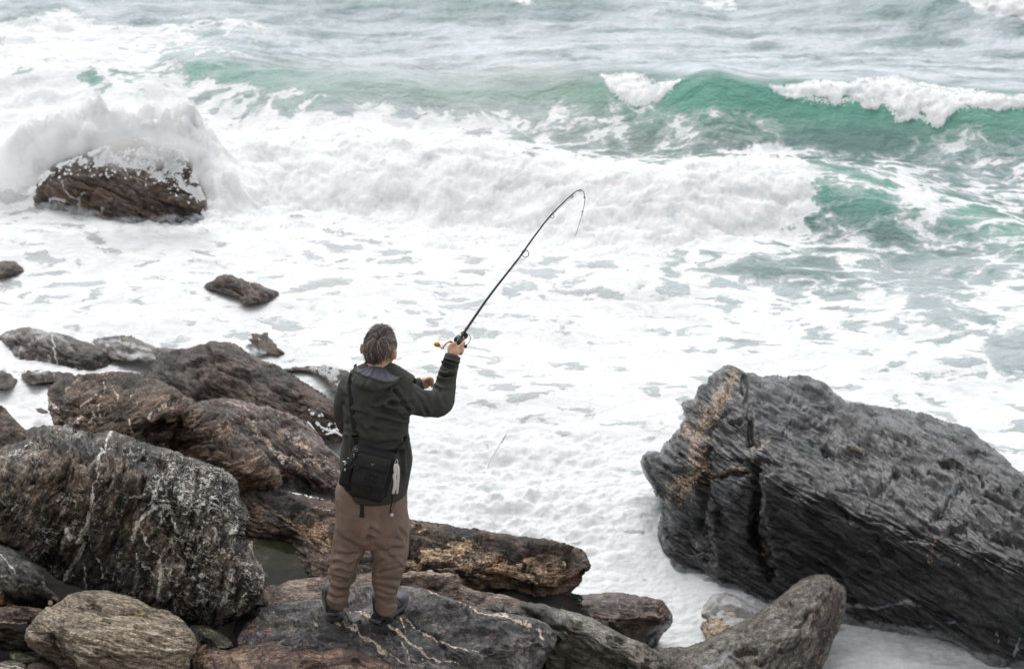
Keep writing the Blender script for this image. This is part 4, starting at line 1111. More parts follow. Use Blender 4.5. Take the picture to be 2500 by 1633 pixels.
mt = rock_mat("olive_boulder_mat", (94, 88, 79), (138, 130, 118), (168, 160, 148), patch=(176, 158, 98), vein=(180, 176, 160), rough=.7, lay=6, freq=1.3, contrast=.6, bump=1.0)
rock("olive_boulder", "smooth pale olive grey boulder with a yellow stain in the lower corner", zb([(300, 1200), (300, 1130), (310, 1060), (340, 1010), (420, 920), (520, 850), (640, 790), (760, 720), (880, 680), (1000, 650), (1140, 652), (1250, 660), (1400, 690), (1530, 740), (1640, 790), (1740, 840), (1868, 880)]) + z4([(1400, 990), (1500, 1040), (1560, 1100), (1620, 1180), (1650, 1260), (1620, 1320), (1590, 1380), (1570, 1480), (1540, 1700), (600, 1760)]) + zb([(660, 1700), (630, 1555), (600, 1500), (520, 1420), (430, 1350), (340, 1290)]),
     zb([(310, 1080, 11.78), (640, 800, 11.95), (1000, 660, 12.05), (1400, 700, 12.0), (1850, 890, 11.8), (680, 1060, 11.62), (560, 1130, 11.62), (780, 1215, 11.52), (940, 1440, 11.42), (1020, 1560, 11.4), (1200, 900, 11.72), (1300, 1150, 11.5), (1700, 1200, 11.45), (1500, 1500, 11.35), (2150, 1350, 11.5), (420, 1230, 11.74), (600, 1400, 11.76), (800, 1500, 11.72), (1050, 1900, 11.6), (1700, 1900, 11.3)]),
     mt, ang=-12, R=.16, w=.18, thick=.5, big=.03, med=.014, led=.013, lfreq=16, s=2.6, stretch=4, marks=[("patch", z4([(1130, 960), (1190, 1020), (1300, 1070)]), 11, .85), ("patch", z4([(1080, 920), (1150, 990)]), 12, .5), ("crack", zb([(870, 1220), (1000, 1250), (1150, 1270)]), 6, .03), ("crack", zb([(1550, 1150), (1700, 1230), (1860, 1310)]), 6, .03), ("crack", zb([(1300, 1330), (1500, 1400), (1700, 1390)]), 5, .02), ("crack", zb([(1100, 1380), (1250, 1430), (1380, 1520)]), 5, .018), ("crack", zb([(1250, 1200), (1450, 1290), (1650, 1340)]), 5, .018)])
mt = rock_mat("slate_grey", (52, 52, 50), (74, 75, 72), (98, 98, 94), vein=(176, 176, 172), rough=.68, lay=2.5, bump=.8)
rock("slate_boulder", "smooth slate grey boulder with a thin white thread under the veined boulder", zb([(-150, 90), (0, 140), (130, 170), (250, 280), (350, 330), (430, 400), (500, 480), (560, 580), (620, 650), (690, 740), (720, 820), (600, 870), (400, 880), (150, 850), (60, 770), (-10, 680), (-150, 600)]),
     zb([(0, 145, 12.55), (250, 285, 12.5), (560, 580, 12.4), (690, 750, 12.32), (150, 400, 12.35), (380, 560, 12.25), (200, 640, 12.22), (420, 640, 12.22), (300, 820, 12.4), (500, 820, 12.36), (0, 600, 12.35)]), mt, ang=-40, R=.12, w=.14, thick=.4, big=.04, med=.008, led=.006, s=2.8, marks=[("vein", zb([(10, 200), (40, 290), (120, 370), (180, 450)]), 2.2, .9), ("vein", zb([(5, 470), (60, 520)]), 2.2, .7), ("crack", zb([(200, 460), (280, 430), (330, 460)]), 6, .03)])
mt = rock_mat("log_slab", (46, 38, 34), (80, 66, 58), (112, 96, 86), vein=(190, 178, 168), lay=5)
rock("log_like_slab", "reddish brown slab lying like a log beside the olive boulder", zb([(-150, 850), (0, 838), (100, 838), (200, 848), (350, 858), (470, 862), (520, 900), (420, 980), (330, 1035), (200, 1052), (50, 1045), (-150, 1030)]), zb([(0, 840, 12.2), (470, 865, 12.15), (0, 1040, 11.95), (330, 1030, 11.93), (200, 930, 12.0)]), mt, ang=-4, R=.07, w=.07, thick=.3, big=.012, med=.01, s=2.6, marks=[("vein", zb([(130, 1020), (230, 1030), (310, 1020)]), 3, .8), ("vein", zb([(10, 985), (60, 1020)]), 4, .6)])
rock("dark_slab", "dark flat slab below the reddish log-like slab", zb([(-150, 1085), (0, 1085), (100, 1092), (200, 1102), (310, 1115), (360, 1180), (400, 1340), (330, 1360), (120, 1350), (-150, 1330)]), zb([(0, 1090, 12.1), (320, 1120, 12.05), (0, 1160, 12.0), (300, 1180, 12.0), (0, 1330, 12.08), (330, 1340, 12.05)]), rock_mat("dark_slab_mat", (28, 26, 25), (46, 43, 41), (84, 80, 78)), ang=-3, R=.08, w=.06, thick=.3, big=.015, s=2.8)
rock("mossy_slab", "thin greenish slab low in the dark gap under the olive boulder", zb([(110, 1362), (150, 1340), (220, 1346), (320, 1368), (420, 1385), (500, 1395), (560, 1425), (400, 1470), (200, 1460), (125, 1425)]), zb([(150, 1345, 11.95), (500, 1400, 11.9), (200, 1440, 11.8), (400, 1445, 11.8)]), rock_mat("moss_mat", (40, 41, 32), (66, 68, 52), (92, 96, 74), lay=3), ang=-8, R=.05, w=.04, thick=.2, big=.008, s=2.2, fac=.005, fs=6, cat="stone")
rock("brown_pebble", "round brown stone at the very bottom beside the white speckled one", zb([(285, 1520), (350, 1475), (430, 1450), (520, 1460), (580, 1500), (650, 1560), (690, 1660), (560, 1750), (380, 1730), (280, 1620)]), zb([(300, 1520, 11.75), (450, 1455, 11.78), (620, 1540, 11.68), (450, 1600, 11.5), (450, 1720, 11.5)]), rock_mat("brown_pebble_mat", (52, 45, 40), (76, 67, 60), (100, 89, 80), lay=2), R=.06, w=.08, thick=.2, big=.01, led=.004, fac=.005, fs=6, med=.005, s=2.2, cat="stone")
rock("grey_stone", "flat dark grey stone squeezed above the white speckled stone", zb([(-60, 1490), (0, 1478), (60, 1462), (160, 1460), (250, 1475), (300, 1510), (260, 1560), (0, 1580), (-60, 1580)]), zb([(0, 1480, 11.75), (250, 1480, 11.7), (120, 1540, 11.6)]), rock_mat("grey_stone_mat", (48, 48, 45), (70, 70, 66), (96, 95, 90), lay=2), R=.05, w=.05, thick=.2, big=.006, led=.003, fac=.005, fs=6, med=.004, s=2.2, cat="stone")
rock("speckled_stone", "white speckled stone in the bottom corner", zb([(-100, 1480), (10, 1495), (60, 1520), (130, 1530), (200, 1515), (260, 1530), (320, 1560), (350, 1660), (300, 1760), (-100, 1760)]), zb([(0, 1495, 11.5), (260, 1535, 11.48), (100, 1620, 11.35), (100, 1740, 11.3)]), rock_mat("speckled_mat", (92, 88, 84), (160, 154, 150), (206, 200, 198), lay=1.5, freq=2), R=.05, w=.06, thick=.2, big=.01, s=2.2, cat="stone")
rock("tiny_stone", "tiny tan stone wedged at the upper edge of the olive boulder", zb([(548, 800), (555, 775), (578, 770), (600, 795), (595, 825), (560, 830)]), zb([(550, 790, 12.1), (598, 800, 12.08), (575, 820, 12.05)]), rock_mat("tiny_mat", (70, 64, 52), (96, 88, 72), (118, 108, 90), lay=2), R=.02, w=.02, thick=.04, big=.0, med=.002, fac=.005, fs=6, led=.002, rough_px=.5, s=1.3, cat="stone")
rock("rusty_rock", "rusty brown chunk in the gap above the log-like slab", zb([(-60, 640), (30, 655), (70, 715), (80, 780), (60, 835), (-60, 845)]), zb([(0, 650, 12.3), (75, 780, 12.28), (0, 830, 12.2)]), rock_mat("rusty_mat", (56, 42, 32), (88, 68, 52), (116, 94, 74), lay=6), ang=80, R=.04, w=.04, thick=.1, big=.01, s=2.0, cat="stone")
rock("wedge_stone", "small greenish grey wedge of rock between the olive boulder and the front log of rock", z4([(1560, 1115), (1640, 1088), (1720, 1115), (1800, 1150), (1880, 1200), (1930, 1260), (1945, 1300), (1850, 1330), (1700, 1330), (1640, 1350), (1590, 1280)]), z4([(1640, 1092, 12.3), (1880, 1205, 12.25), (1700, 1200, 12.1), (1650, 1330, 12.05), (1900, 1300, 12.1)]), rock_mat("wedge_mat", (46, 45, 40), (74, 72, 63), (124, 120, 108), lay=4), ang=-35, R=.05, w=.05, thick=.2, big=.015, s=2.3, cat="stone")

# -- around the man's feet
mt = rock_mat("tan_plank", (36, 32, 30), (66, 57, 51), (104, 88, 76), patch=(176, 148, 118), vein=(200, 172, 132), rough=.62, lay=6, contrast=.8, bump=1.2)
rock("weathered_slab", "long weathered slab with sandy tan patches between the man and the foam", [(570, 1290), (575, 1225), (600, 1190), (640, 1190), (675, 1195), (704, 1201), (735, 1207), (766, 1214), (815, 1223), (900, 1243), (998, 1264), (1060, 1273), (1119, 1286), (1178, 1298), (1260, 1307), (1340, 1321), (1391, 1330), (1414, 1339), (1430, 1348), (1436, 1365), (1442, 1379), (1440, 1393), (1427, 1403), (1423, 1417), (1412, 1430), (1396, 1443), (1370, 1470), (1300, 1500), (1150, 1500), (900, 1480), (700, 1460), (630, 1430), (600, 1360)],
     [(590, 1200, 14.42), (640, 1200, 14.38), (704, 1203, 14.4), (815, 1225, 14.4), (998, 1266, 14.4), (1200, 1302, 14.35), (1391, 1331, 14.3), (1440, 1380, 14.05), (620, 1300, 14.1), (700, 1270, 14.05), (760, 1300, 13.95), (700, 1335, 14.02), (800, 1380, 13.60), (715, 1400, 13.82), (640, 1420, 13.75), (760, 1400, 13.52), (1000, 1320, 14.05), (1200, 1350, 14.0), (1350, 1370, 13.95), (1000, 1380, 13.75), (1150, 1400, 13.72), (1300, 1420, 13.75), (900, 1400, 13.55), (1100, 1440, 13.75), (1250, 1455, 13.88), (1380, 1440, 13.92), (1200, 1490, 13.95), (900, 1470, 13.5)],
     mt, ang=-10, lean=.2, R=.10, w=.09, thick=.55, big=.04, med=.034, led=.03, lfreq=9, fine=.010, rough_px=4, s=2.5, stretch=3.0, marks=[
     ("patch_area", z5([(420, 200), (520, 220), (700, 270), (860, 270), (870, 520), (780, 560), (700, 480), (560, 400), (420, 330)]), 34, .92), ("patch", z5([(410, 230), (500, 205)]), 7, 1.0), ("patch", z5([(650, 200), (850, 190)]), 10, .8), ("patch", z5([(640, 330), (680, 340)]), 14, .9), ("patch", z5([(820, 440), (840, 500)]), 14, .8),
     ("patch_area", z5([(1480, 640), (1600, 540), (1720, 440), (1900, 410), (2100, 450), (1980, 580), (1780, 640), (1560, 720), (1470, 700)]), 24, 1.05), ("patch_area", z6([(0, 130), (150, 110), (330, 160), (520, 200), (620, 210), (560, 300), (400, 330), (200, 290), (0, 230)]), 26, .80), ("patch_area", z5([(1480, 700), (1700, 690), (1900, 620), (2000, 660), (1800, 760), (1500, 740)]), 18, .8), ("patch_area", z5([(1490, 320), (1620, 330), (1760, 360), (1600, 420), (1490, 400)]), 14, .7), ("vein", z6([(570, 270), (540, 310), (470, 330)]), 6, .8), ("vein", z6([(590, 190), (620, 240)]), 5, .7), ("vein", z5([(620, 500), (680, 465)]), 2, .8),
     ("crack", z5([(500, 230), (560, 180), (620, 200), (680, 290)]), 8, .06), ("crack", z6([(160, 85), (300, 90), (330, 130)]), 10, .05), ("crack", z6([(320, 170), (480, 120), (620, 140)]), 8, .05), ("crack", z6([(0, 250), (150, 230), (300, 300), (420, 350)]), 9, .07), ("crack", z6([(635, 110), (640, 250)]), 7, .08), ("crack", z6([(380, 230), (520, 170)]), 7, .05), ("crack", z6([(600, 320), (720, 260)]), 8, .06), ("crack", z5([(1500, 560), (1600, 470)]), 6, .04), ("crack", z5([(1500, 740), (1850, 650)]), 6, .04)])
pool = NT("pool_water")
po = pool.obj()
pool.set(Base_Color=pool.ramp(pool.noise(po, 7, 6, .65), [(.35, lin((28, 30, 20))), (.6, lin((48, 48, 34))), (.75, lin((84, 80, 66)))]), Roughness=.1, Specular_IOR_Level=.04, Normal=pool.bump(pool.noise(po, 9, 3), .15, .01))
pp = at([560, 600, 660, 730, 800, 880, 880, 780, 680, 590, 540], [1330, 1318, 1312, 1312, 1325, 1360, 1440, 1475, 1480, 1470, 1400], Z=.955)
pc = pp.mean(0)
V = np.concatenate([pp, pc[None]])
k = np.arange(11)
tag(link("tide_pool", make_mesh("tide_pool", V, np.stack([k, (k + 1) % 11, np.full(11, 11)], -1)), pool.mat), "still olive green water in a pool beside the veined boulder", None, None, "structure")

mt = rock_mat("drift_slab", (62, 54, 50), (104, 93, 87), (140, 128, 121), patch=(176, 148, 128), rough=.6, lay=7, contrast=.8)
rock("pale_slab", "smooth pale brownish slab between the tide pool and the man's shoes", z5([(285, 900), (330, 872), (400, 850), (500, 812), (620, 790), (800, 775), (1000, 770), (1180, 745), (1400, 740), (1600, 752), (1750, 770), (1850, 800), (1920, 840), (2100, 900), (2300, 950), (2500, 1000), (2500, 1080), (2000, 1100), (1400, 1060), (900, 1100), (500, 1100), (330, 1060), (270, 980)]),
     z5([(290, 900, 13.1), (620, 792, 13.35), (1180, 750, 13.4), (1700, 765, 13.35), (1900, 830, 13.25), (2300, 950, 13.3), (450, 900, 12.95), (900, 860, 13.05), (1400, 810, 13.1), (1700, 830, 13.05), (1700, 880, 13.1), (2000, 930, 13.22), (400, 1050, 12.75), (900, 1000, 12.85), (1400, 950, 12.95), (2300, 1060, 13.2)]), mt, ang=-3, R=.08, w=.07, thick=.35, big=.02, med=.012, led=.014, lfreq=12, s=2.6, stretch=5,
     marks=[("patch", z5([(350, 980), (450, 970), (560, 960)]), 10, .7), ("crack", z5([(1400, 850), (1650, 830), (1880, 850)]), 6, .05), ("crack", z5([(1500, 760), (1750, 790), (1900, 830)]), 5, .03)])
mt = rock_mat("standing_rock", (34, 33, 36), (66, 63, 66), (100, 96, 98), patch=(112, 88, 74), vein=(206, 186, 166), rough=.5, wet=.18, lay=8, contrast=1.0)
rock("standing_slab", "dark wet slab with thin cream veins that the man stands on", z5([(40, 1230), (60, 1150), (110, 1100), (180, 1070), (240, 1040), (330, 1020), (450, 995), (560, 985), (640, 985), (720, 975), (820, 965), (950, 940), (1010, 915), (1100, 885), (1180, 870), (1300, 862), (1400, 858), (1500, 868), (1600, 880), (1700, 905), (1800, 940), (1900, 980), (2000, 1020), (2100, 1060), (2200, 1088)]) + z6([(300, 468), (400, 488), (480, 515), (525, 545), (552, 595), (545, 650), (510, 720), (470, 764), (430, 900), (-200, 950), (-1000, 950)]) + z5([(300, 1800), (100, 1500), (60, 1340)]),
     z5([(50, 1200, 12.42), (240, 1045, 12.55), (560, 990, 12.68), (1010, 920, 12.78), (1300, 865, 12.84), (1600, 880, 12.8), (1900, 980, 12.68), (2200, 1090, 12.58), (150, 1300, 12.15), (300, 1150, 12.34), (850, 1130, 12.35), (900, 1160, 12.30), (1000, 1050, 12.50), (1230, 1190, 12.25), (1450, 1080, 12.44), (1700, 1100, 12.40), (1250, 1280, 12.12), (800, 1300, 12.05), (2000, 1250, 12.25), (2300, 1200, 12.42), (1800, 1450, 11.98), (1000, 1500, 11.8)]) + z6([(540, 600, 12.42), (480, 740, 12.2), (300, 700, 12.1)]),
     mt, ang=-16, lean=.7, R=.10, w=.08, thick=.4, big=.018, med=.013, led=.012, lfreq=15, fine=.010, fac=.036, s=2.4, stretch=4, marks=[
     ("vein", z5([(1600, 885), (1700, 920), (1850, 945), (2000, 1030), (2150, 1090), (2290, 1100)]), 3, .9), ("vein", z6([(270, 455), (300, 490), (400, 530), (450, 560), (475, 620)]), 5, .95), ("vein", z6([(380, 540), (400, 590)]), 2.2, .7), ("vein", z5([(990, 1050), (1100, 1075), (1190, 1110)]), 3.4, .95), ("vein", z5([(720, 1180), (800, 1230), (930, 1265), (1050, 1300), (1200, 1360), (1300, 1440)]), 3, .9), ("vein", z5([(1000, 1260), (1150, 1330), (1280, 1410), (1450, 1480)]), 2.6, .8), ("vein", z5([(1320, 1210), (1420, 1270), (1550, 1350), (1700, 1440), (1900, 1500)]), 4, .9), ("vein", z5([(1420, 1150), (1440, 1220), (1460, 1260)]), 2.4, .7), ("vein", z5([(1430, 1160), (1560, 1230), (1700, 1300), (1900, 1360), (2100, 1440)]), 2.2, .7), ("vein", z5([(1440, 1340), (1480, 1400), (1500, 1480)]), 3, .8), ("vein", z5([(330, 1070), (440, 1150)]), 2, .6), ("vein", z5([(1050, 1200), (1250, 1290), (1450, 1380)]), 2, .6), ("vein", z5([(1600, 1440), (1640, 1530)]), 2, .6),
     ("patch_area", z5([(40, 1200), (180, 1090), (480, 1100), (560, 1250), (300, 1330), (60, 1340)]), 24, .55), ("patch", z5([(850, 1290), (1000, 1360), (1150, 1440)]), 30, .42), ("patch", z6([(60, 600), (250, 620), (350, 700)]), 26, .5), ("crack", z5([(940, 1050), (940, 1180), (930, 1270)]), 5, .035), ("crack", z5([(960, 1040), (1010, 1140)]), 4, .02), ("crack", z5([(690, 1090), (770, 1200), (820, 1240)]), 5, .02), ("crack", z5([(1850, 1440), (2100, 1500), (2300, 1480)]), 8, .05)])
mt = rock_mat("front_log", (48, 38, 32), (82, 66, 56), (124, 108, 96), patch=(142, 104, 74), rough=.6, lay=10, freq=1.2, contrast=.9)
rock("front_slab", "brown grained slab like a fallen trunk across the bottom in front of the man", z5([(-300, 1440), (-250, 1420), (-220, 1390), (-170, 1370)]) + z5([(0, 1382), (100, 1350), (250, 1325), (400, 1305), (600, 1290), (750, 1290), (900, 1300), (950, 1330), (1100, 1400), (1250, 1440), (1400, 1500), (1480, 1560), (1450, 1760), (500, 1820), (-250, 1780), (-320, 1600)]),
     z5([(-300, 1440, 11.88), (0, 1385, 11.98), (400, 1308, 12.00), (900, 1302, 11.96), (1400, 1500, 11.68), (-100, 1480, 11.63), (400, 1400, 11.76), (900, 1400, 11.76), (1300, 1520, 11.58), (400, 1600, 11.43), (1000, 1620, 11.40), (400, 1780, 11.38)]), mt, ang=4, lean=.2, R=.08, w=.08, thick=.3, big=.012, med=.010, led=.010, lfreq=16, s=2.5, stretch=7, marks=[("patch", z5([(300, 1420), (600, 1390), (900, 1400)]), 18, .45), ("crack", z5([(600, 1540), (700, 1490), (830, 1500)]), 8, .04)])
mt = rock_mat("green_grey", (56, 55, 50), (86, 84, 78), (120, 118, 111), patch=(110, 100, 78), rough=.5, wet=.3, lay=10, freq=1.2, contrast=.9)
rock("striated_slab", "greenish grey slab with fine stripes sloping down beside the man's rock", z6([(60, 420), (90, 400), (200, 408), (300, 425), (400, 418), (480, 420), (560, 440), (650, 465), (750, 500), (830, 540), (900, 575), (960, 605), (1030, 635), (1080, 660), (1130, 680), (1180, 715), (1205, 750), (1210, 800), (1180, 900), (700, 900), (480, 850), (500, 720), (520, 600), (440, 520), (200, 480)]),
     z6([(90, 405, 13.2), (300, 428, 13.15), (560, 442, 13.12), (830, 542, 13.0), (1080, 662, 12.98), (1200, 750, 12.95), (450, 470, 12.98), (650, 540, 12.82), (850, 620, 12.72), (1050, 710, 12.68), (600, 620, 12.80), (800, 700, 12.75), (1000, 760, 12.70), (600, 720, 12.95), (800, 800, 12.95), (1100, 820, 12.75)]), mt, ang=-24, lean=.3, R=.07, w=.06, thick=.35, big=.015, med=.012, led=.012, lfreq=16, s=2.5, stretch=7, marks=[("film", z6([(560, 480), (700, 520)]), 16, .35), ("crack", z6([(540, 620), (700, 700), (900, 770)]), 9, .05), ("patch", z6([(1000, 680), (1150, 730)]), 12, .4)])
mt = rock_mat("brown_round", (54, 46, 42), (86, 76, 70), (112, 101, 94), vein=(150, 140, 134), rough=.5, wet=.3, lay=6, contrast=.7)
rock("round_brown_rock", "smooth brown rock with a rounded end in the foam under the weathered slab", zc([(150, 420), (250, 405), (330, 408), (540, 395), (800, 392), (1000, 405), (1200, 425), (1380, 455), (1520, 500), (1600, 590), (1650, 680), (1672, 780), (1665, 850), (1620, 920), (1550, 980), (1500, 1060), (1470, 1140), (1420, 1230), (1340, 1230), (1100, 1160), (800, 1150), (500, 1000), (260, 760), (180, 560)]),
     zc([(250, 410, 14.62), (800, 395, 14.6), (1380, 458, 14.5), (1650, 690, 14.38), (400, 600, 14.35), (800, 560, 14.35), (1200, 600, 14.28), (1450, 640, 14.25), (800, 800, 14.12), (1200, 730, 14.12), (1500, 760, 14.14), (900, 880, 14.14), (1300, 900, 14.22), (1560, 920, 14.26), (1300, 1060, 14.34), (1410, 1180, 14.42), (600, 1000, 14.2)]), mt, ang=-4, R=.10, w=.08, thick=.35, big=.015, med=.010, led=.010, lfreq=12, s=2.3, stretch=5, marks=[("vein", zc([(880, 460), (890, 540)]), 2.4, .7), ("film", zc([(1620, 880), (1450, 960), (1330, 1040)]), 8, .75), ("film", zc([(1540, 1000), (1420, 1100), (1370, 1170)]), 6, .7), ("film", zc([(1650, 720), (1640, 860)]), 4, .6), ("film", zc([(530, 480), (580, 520)]), 7, .3)])
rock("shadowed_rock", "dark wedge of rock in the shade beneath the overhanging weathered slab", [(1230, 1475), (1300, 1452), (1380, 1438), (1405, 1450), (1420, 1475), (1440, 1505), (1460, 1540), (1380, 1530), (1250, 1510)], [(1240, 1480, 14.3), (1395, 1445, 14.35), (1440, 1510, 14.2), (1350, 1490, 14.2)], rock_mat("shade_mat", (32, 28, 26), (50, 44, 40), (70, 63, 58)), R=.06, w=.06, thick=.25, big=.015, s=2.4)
mt = rock_mat("saddle_rock", (72, 71, 68), (97, 95, 91), (122, 120, 116), patch=(138, 118, 110), rough=.55, wet=.15, lay=4, freq=1.4, contrast=.7)
rock("saddle_rock", "light grey rock curving up to a pointed end in front of the black boulder", z6([(1080, 650), (1150, 655), (1230, 645), (1300, 625), (1370, 590), (1440, 555), (1530, 510), (1620, 465), (1680, 425), (1740, 380), (1800, 330), (1850, 290), (1900, 268), (1950, 260), (2000, 266), (2040, 290), (2075, 320), (2095, 355), (2090, 420), (2085, 480), (2060, 540), (2035, 590), (2010, 650), (1985, 710), (1965, 760), (1920, 920), (1500, 960), (1150, 900), (1120, 760)]),
     z6([(1090, 655, 13.95), (1300, 627, 14.0), (1530, 512, 14.2), (1740, 382, 14.35), (1900, 270, 14.45), (1990, 268, 14.42), (2090, 360, 14.3), (2080, 480, 14.2), (1300, 720, 13.7), (1500, 650, 13.72), (1700, 560, 13.78), (1850, 440, 13.92), (1960, 350, 14.08), (1900, 600, 13.62), (1840, 740, 13.55), (1980, 480, 13.9), (2000, 600, 14.0), (1940, 740, 13.9), (1500, 800, 13.4), (1200, 850, 13.4)]), mt, ang=38, lean=.4, R=.10, w=.09, thick=.4, big=.025, med=.012, led=.010, lfreq=14, s=2.5, stretch=5, marks=[
     ("patch_area", z6([(1860, 620), (1900, 420), (1980, 360), (2090, 380), (2080, 520), (1980, 720), (1820, 760)]), 16, .62), ("rib", z6([(1850, 760), (1880, 600), (1930, 440)]), 9, .025), ("patch", z6([(1180, 680), (1260, 690)]), 14, .3), ("crack", z6([(1930, 520), (1990, 540), (2010, 600)]), 6, .03), ("film_area", z6([(1250, 720), (1450, 640), (1600, 640), (1500, 780), (1250, 780)]), 25, .32)])
mt = rock_mat("foam_topped", (74, 66, 56), (112, 101, 86), (160, 144, 120), patch=(170, 140, 90), rough=.5, wet=.2, lay=3, film=(236, 237, 239))
rock("foam_topped_rock", "small tan rock capped with white foam between the saddle rock and the black boulder", z6([(1283, 500), (1320, 460), (1360, 400), (1400, 365), (1450, 353), (1510, 370), (1560, 410), (1620, 450), (1660, 475), (1600, 570), (1480, 630), (1370, 620), (1335, 570), (1305, 540)]), z6([(1290, 505, 14.85), (1400, 368, 15.05), (1460, 358, 15.05), (1640, 465, 14.8), (1340, 560, 14.6), (1400, 470, 14.78), (1500, 450, 14.8), (1450, 560, 14.55)]), mt, ang=-10, R=.08, w=.08, thick=.3, big=.02, s=2.3, marks=[("film_area", z6([(1270, 490), (1330, 440), (1400, 340), (1560, 370), (1700, 470), (1560, 560), (1470, 540), (1440, 490), (1370, 478), (1310, 500)]), 7, .74), ("film", z6([(1370, 530), (1420, 510), (1460, 520)]), 7, .6)])

# -- small loose things on the shore
V, Q, T = tube(at([690, 697, 705, 712], [1590, 1583, 1576, 1570], 12.12) - (2.0 * 0, 0, 0), .010, 8, 10)
V, Q, T = tube(at([484, 490, 497, 503], [1597, 1589, 1580, 1574], [12.0, 12.02, 12.05, 12.07]), [.012, .014, .012, .008], 8, 14)
V = V + .003 * np.stack([perlin(V * 40), perlin(V * 40 + 7), perlin(V * 40 + 19)], -1)
o = thing("twig", "short brown twig caught beside the front log of rock", "twig", V.mean(0) * (1, 1, 0) + (0, 0, V[:, 2].min()))
mb = MB().add(V, Q, T)
mb.build("stem", plain("twig_bark", (104, 82, 64), .8, bump=.004), o)
# scrap of green net
o = thing("net_scrap", "scrap of green fishing net snagged under the end of the weathered slab", "net", at(1408, 1457, 14.3))
mb = MB()
g = np.random.default_rng(4)
for k in range(26):
    a = np.array([1397 + 24 * g.random(), 1444 + 20 * g.random()])
    a[1] = max(a[1], 1444 + (a[0] - 1397) * .55)
    c = a + g.normal(0, 7, 2)
    c[0], c[1] = np.clip(c[0], 1394, 1421), np.clip(c[1], 1443 + max(0, (c[0] - 1397)) * .5, 1466)
    mid = (a + c) / 2 + g.normal(0, 3, 2)
    mb.add(*tube(at([a[0], mid[0], c[0]], [a[1], mid[1], c[1]], 14.22 + .05 * g.random(3)), .0035, 5, 8))
mb.build("mesh", plain("net_green", (52, 118, 92), .7), o)

# ---------------------------------------------------------------- the angler
Y0 = 12.26


def M(x, y, dy=0.0):
    return at(x, y, Y0 + np.asarray(dy, float))


def MZ(ox, oy, f):
    def fn(pts):
        P = np.asarray(pts, float)
        return M(ox + P[:, 0] / f, oy + P[:, 1] / f, P[:, 2])
    return fn


m1, m2, mC, mD, mE = MZ(740, 760, 3.11), MZ(740, 1140, 3.7025), MZ(820, 1070, 7.775), MZ(1040, 780, 11.107), MZ(850, 780, 7.775)


def x1(p):
    return zq(740, 760, 3.11, p)


def x2(p):
    return zq(740, 1140, 3.7025, p)


def xC(p):
    return zq(820, 1070, 7.775, p)


def rows(levels, n=32, ex=2.3):
    """stacked level rings from left and right edges in the photograph: y, xL, xR, dy, half depth"""
    A = spline(levels, len(levels) * 3)
    a = np.linspace(0, 2 * math.pi, n, endpoint=False)
    cx_, sx_ = np.sign(np.cos(a)) * np.abs(np.cos(a)) ** (2 / ex), np.sign(np.sin(a)) * np.abs(np.sin(a)) ** (2 / ex)
    R = []
    for y, xl, xr, dy, ry in A:
        l, r = M(xl, y, dy), M(xr, y, dy)
        c = (l + r) / 2
        rx = (r[0] - l[0]) / 2
        R.append(c + np.stack([rx * cx_, ry * sx_, 0 * a], -1))
    return loft(R)


def remesh(shapes, voxel, smooth=4, factor=.5):
    mb = MB()
    for s_ in shapes:
        mb.add(*s_)
    V, f = mb.data()
    c = V.mean(0)
    me = make_mesh("tmp", V - c, f)
    o = link("tmp", me)
    r = o.modifiers.new("r", "REMESH")
    r.mode = "VOXEL"
    r.voxel_size = voxel
    if smooth:
        s_ = o.modifiers.new("s", "SMOOTH")
        s_.iterations, s_.factor = smooth, factor
    ev = o.evaluated_get(bpy.context.evaluated_depsgraph_get())
    m_ = ev.to_mesh()
    V2 = np.zeros(len(m_.vertices) * 3, np.float32)
    m_.vertices.foreach_get("co", V2)
    ls = np.zeros(len(m_.polygons), np.int32)
    m_.polygons.foreach_get("loop_total", ls)
    lv = np.zeros(len(m_.loops), np.int32)
    m_.loops.foreach_get("vertex_index", lv)
    st = np.concatenate([[0], np.cumsum(ls)[:-1]])
    fq = lv[(st[ls == 4][:, None] + np.arange(4)[None])]
    ft = lv[(st[ls == 3][:, None] + np.arange(3)[None])] if (ls == 3).any() else np.zeros((0, 3), np.int32)
    ev.to_mesh_clear()
    bpy.data.objects.remove(o)
    bpy.data.meshes.remove(me)
    return V2.reshape(-1, 3) + c, [fq, ft]


def vnormals(V, faces):
    N = np.zeros_like(V)
    for f in faces:
        if not len(f):
            continue
        fn = np.cross(V[f[:, 1]] - V[f[:, 0]], V[f[:, -1]] - V[f[:, 0]]) if f.shape[1] == 3 else np.cross(V[f[:, 2]] - V[f[:, 0]], V[f[:, 3]] - V[f[:, 1]])
        for c in range(f.shape[1]):
            for ax in range(3):
                N[:, ax] += np.bincount(f[:, c], fn[:, ax], len(V))
    return N / (np.linalg.norm(N, axis=1)[:, None] + 1e-12)


CAMP = np.array([0, 0, H])


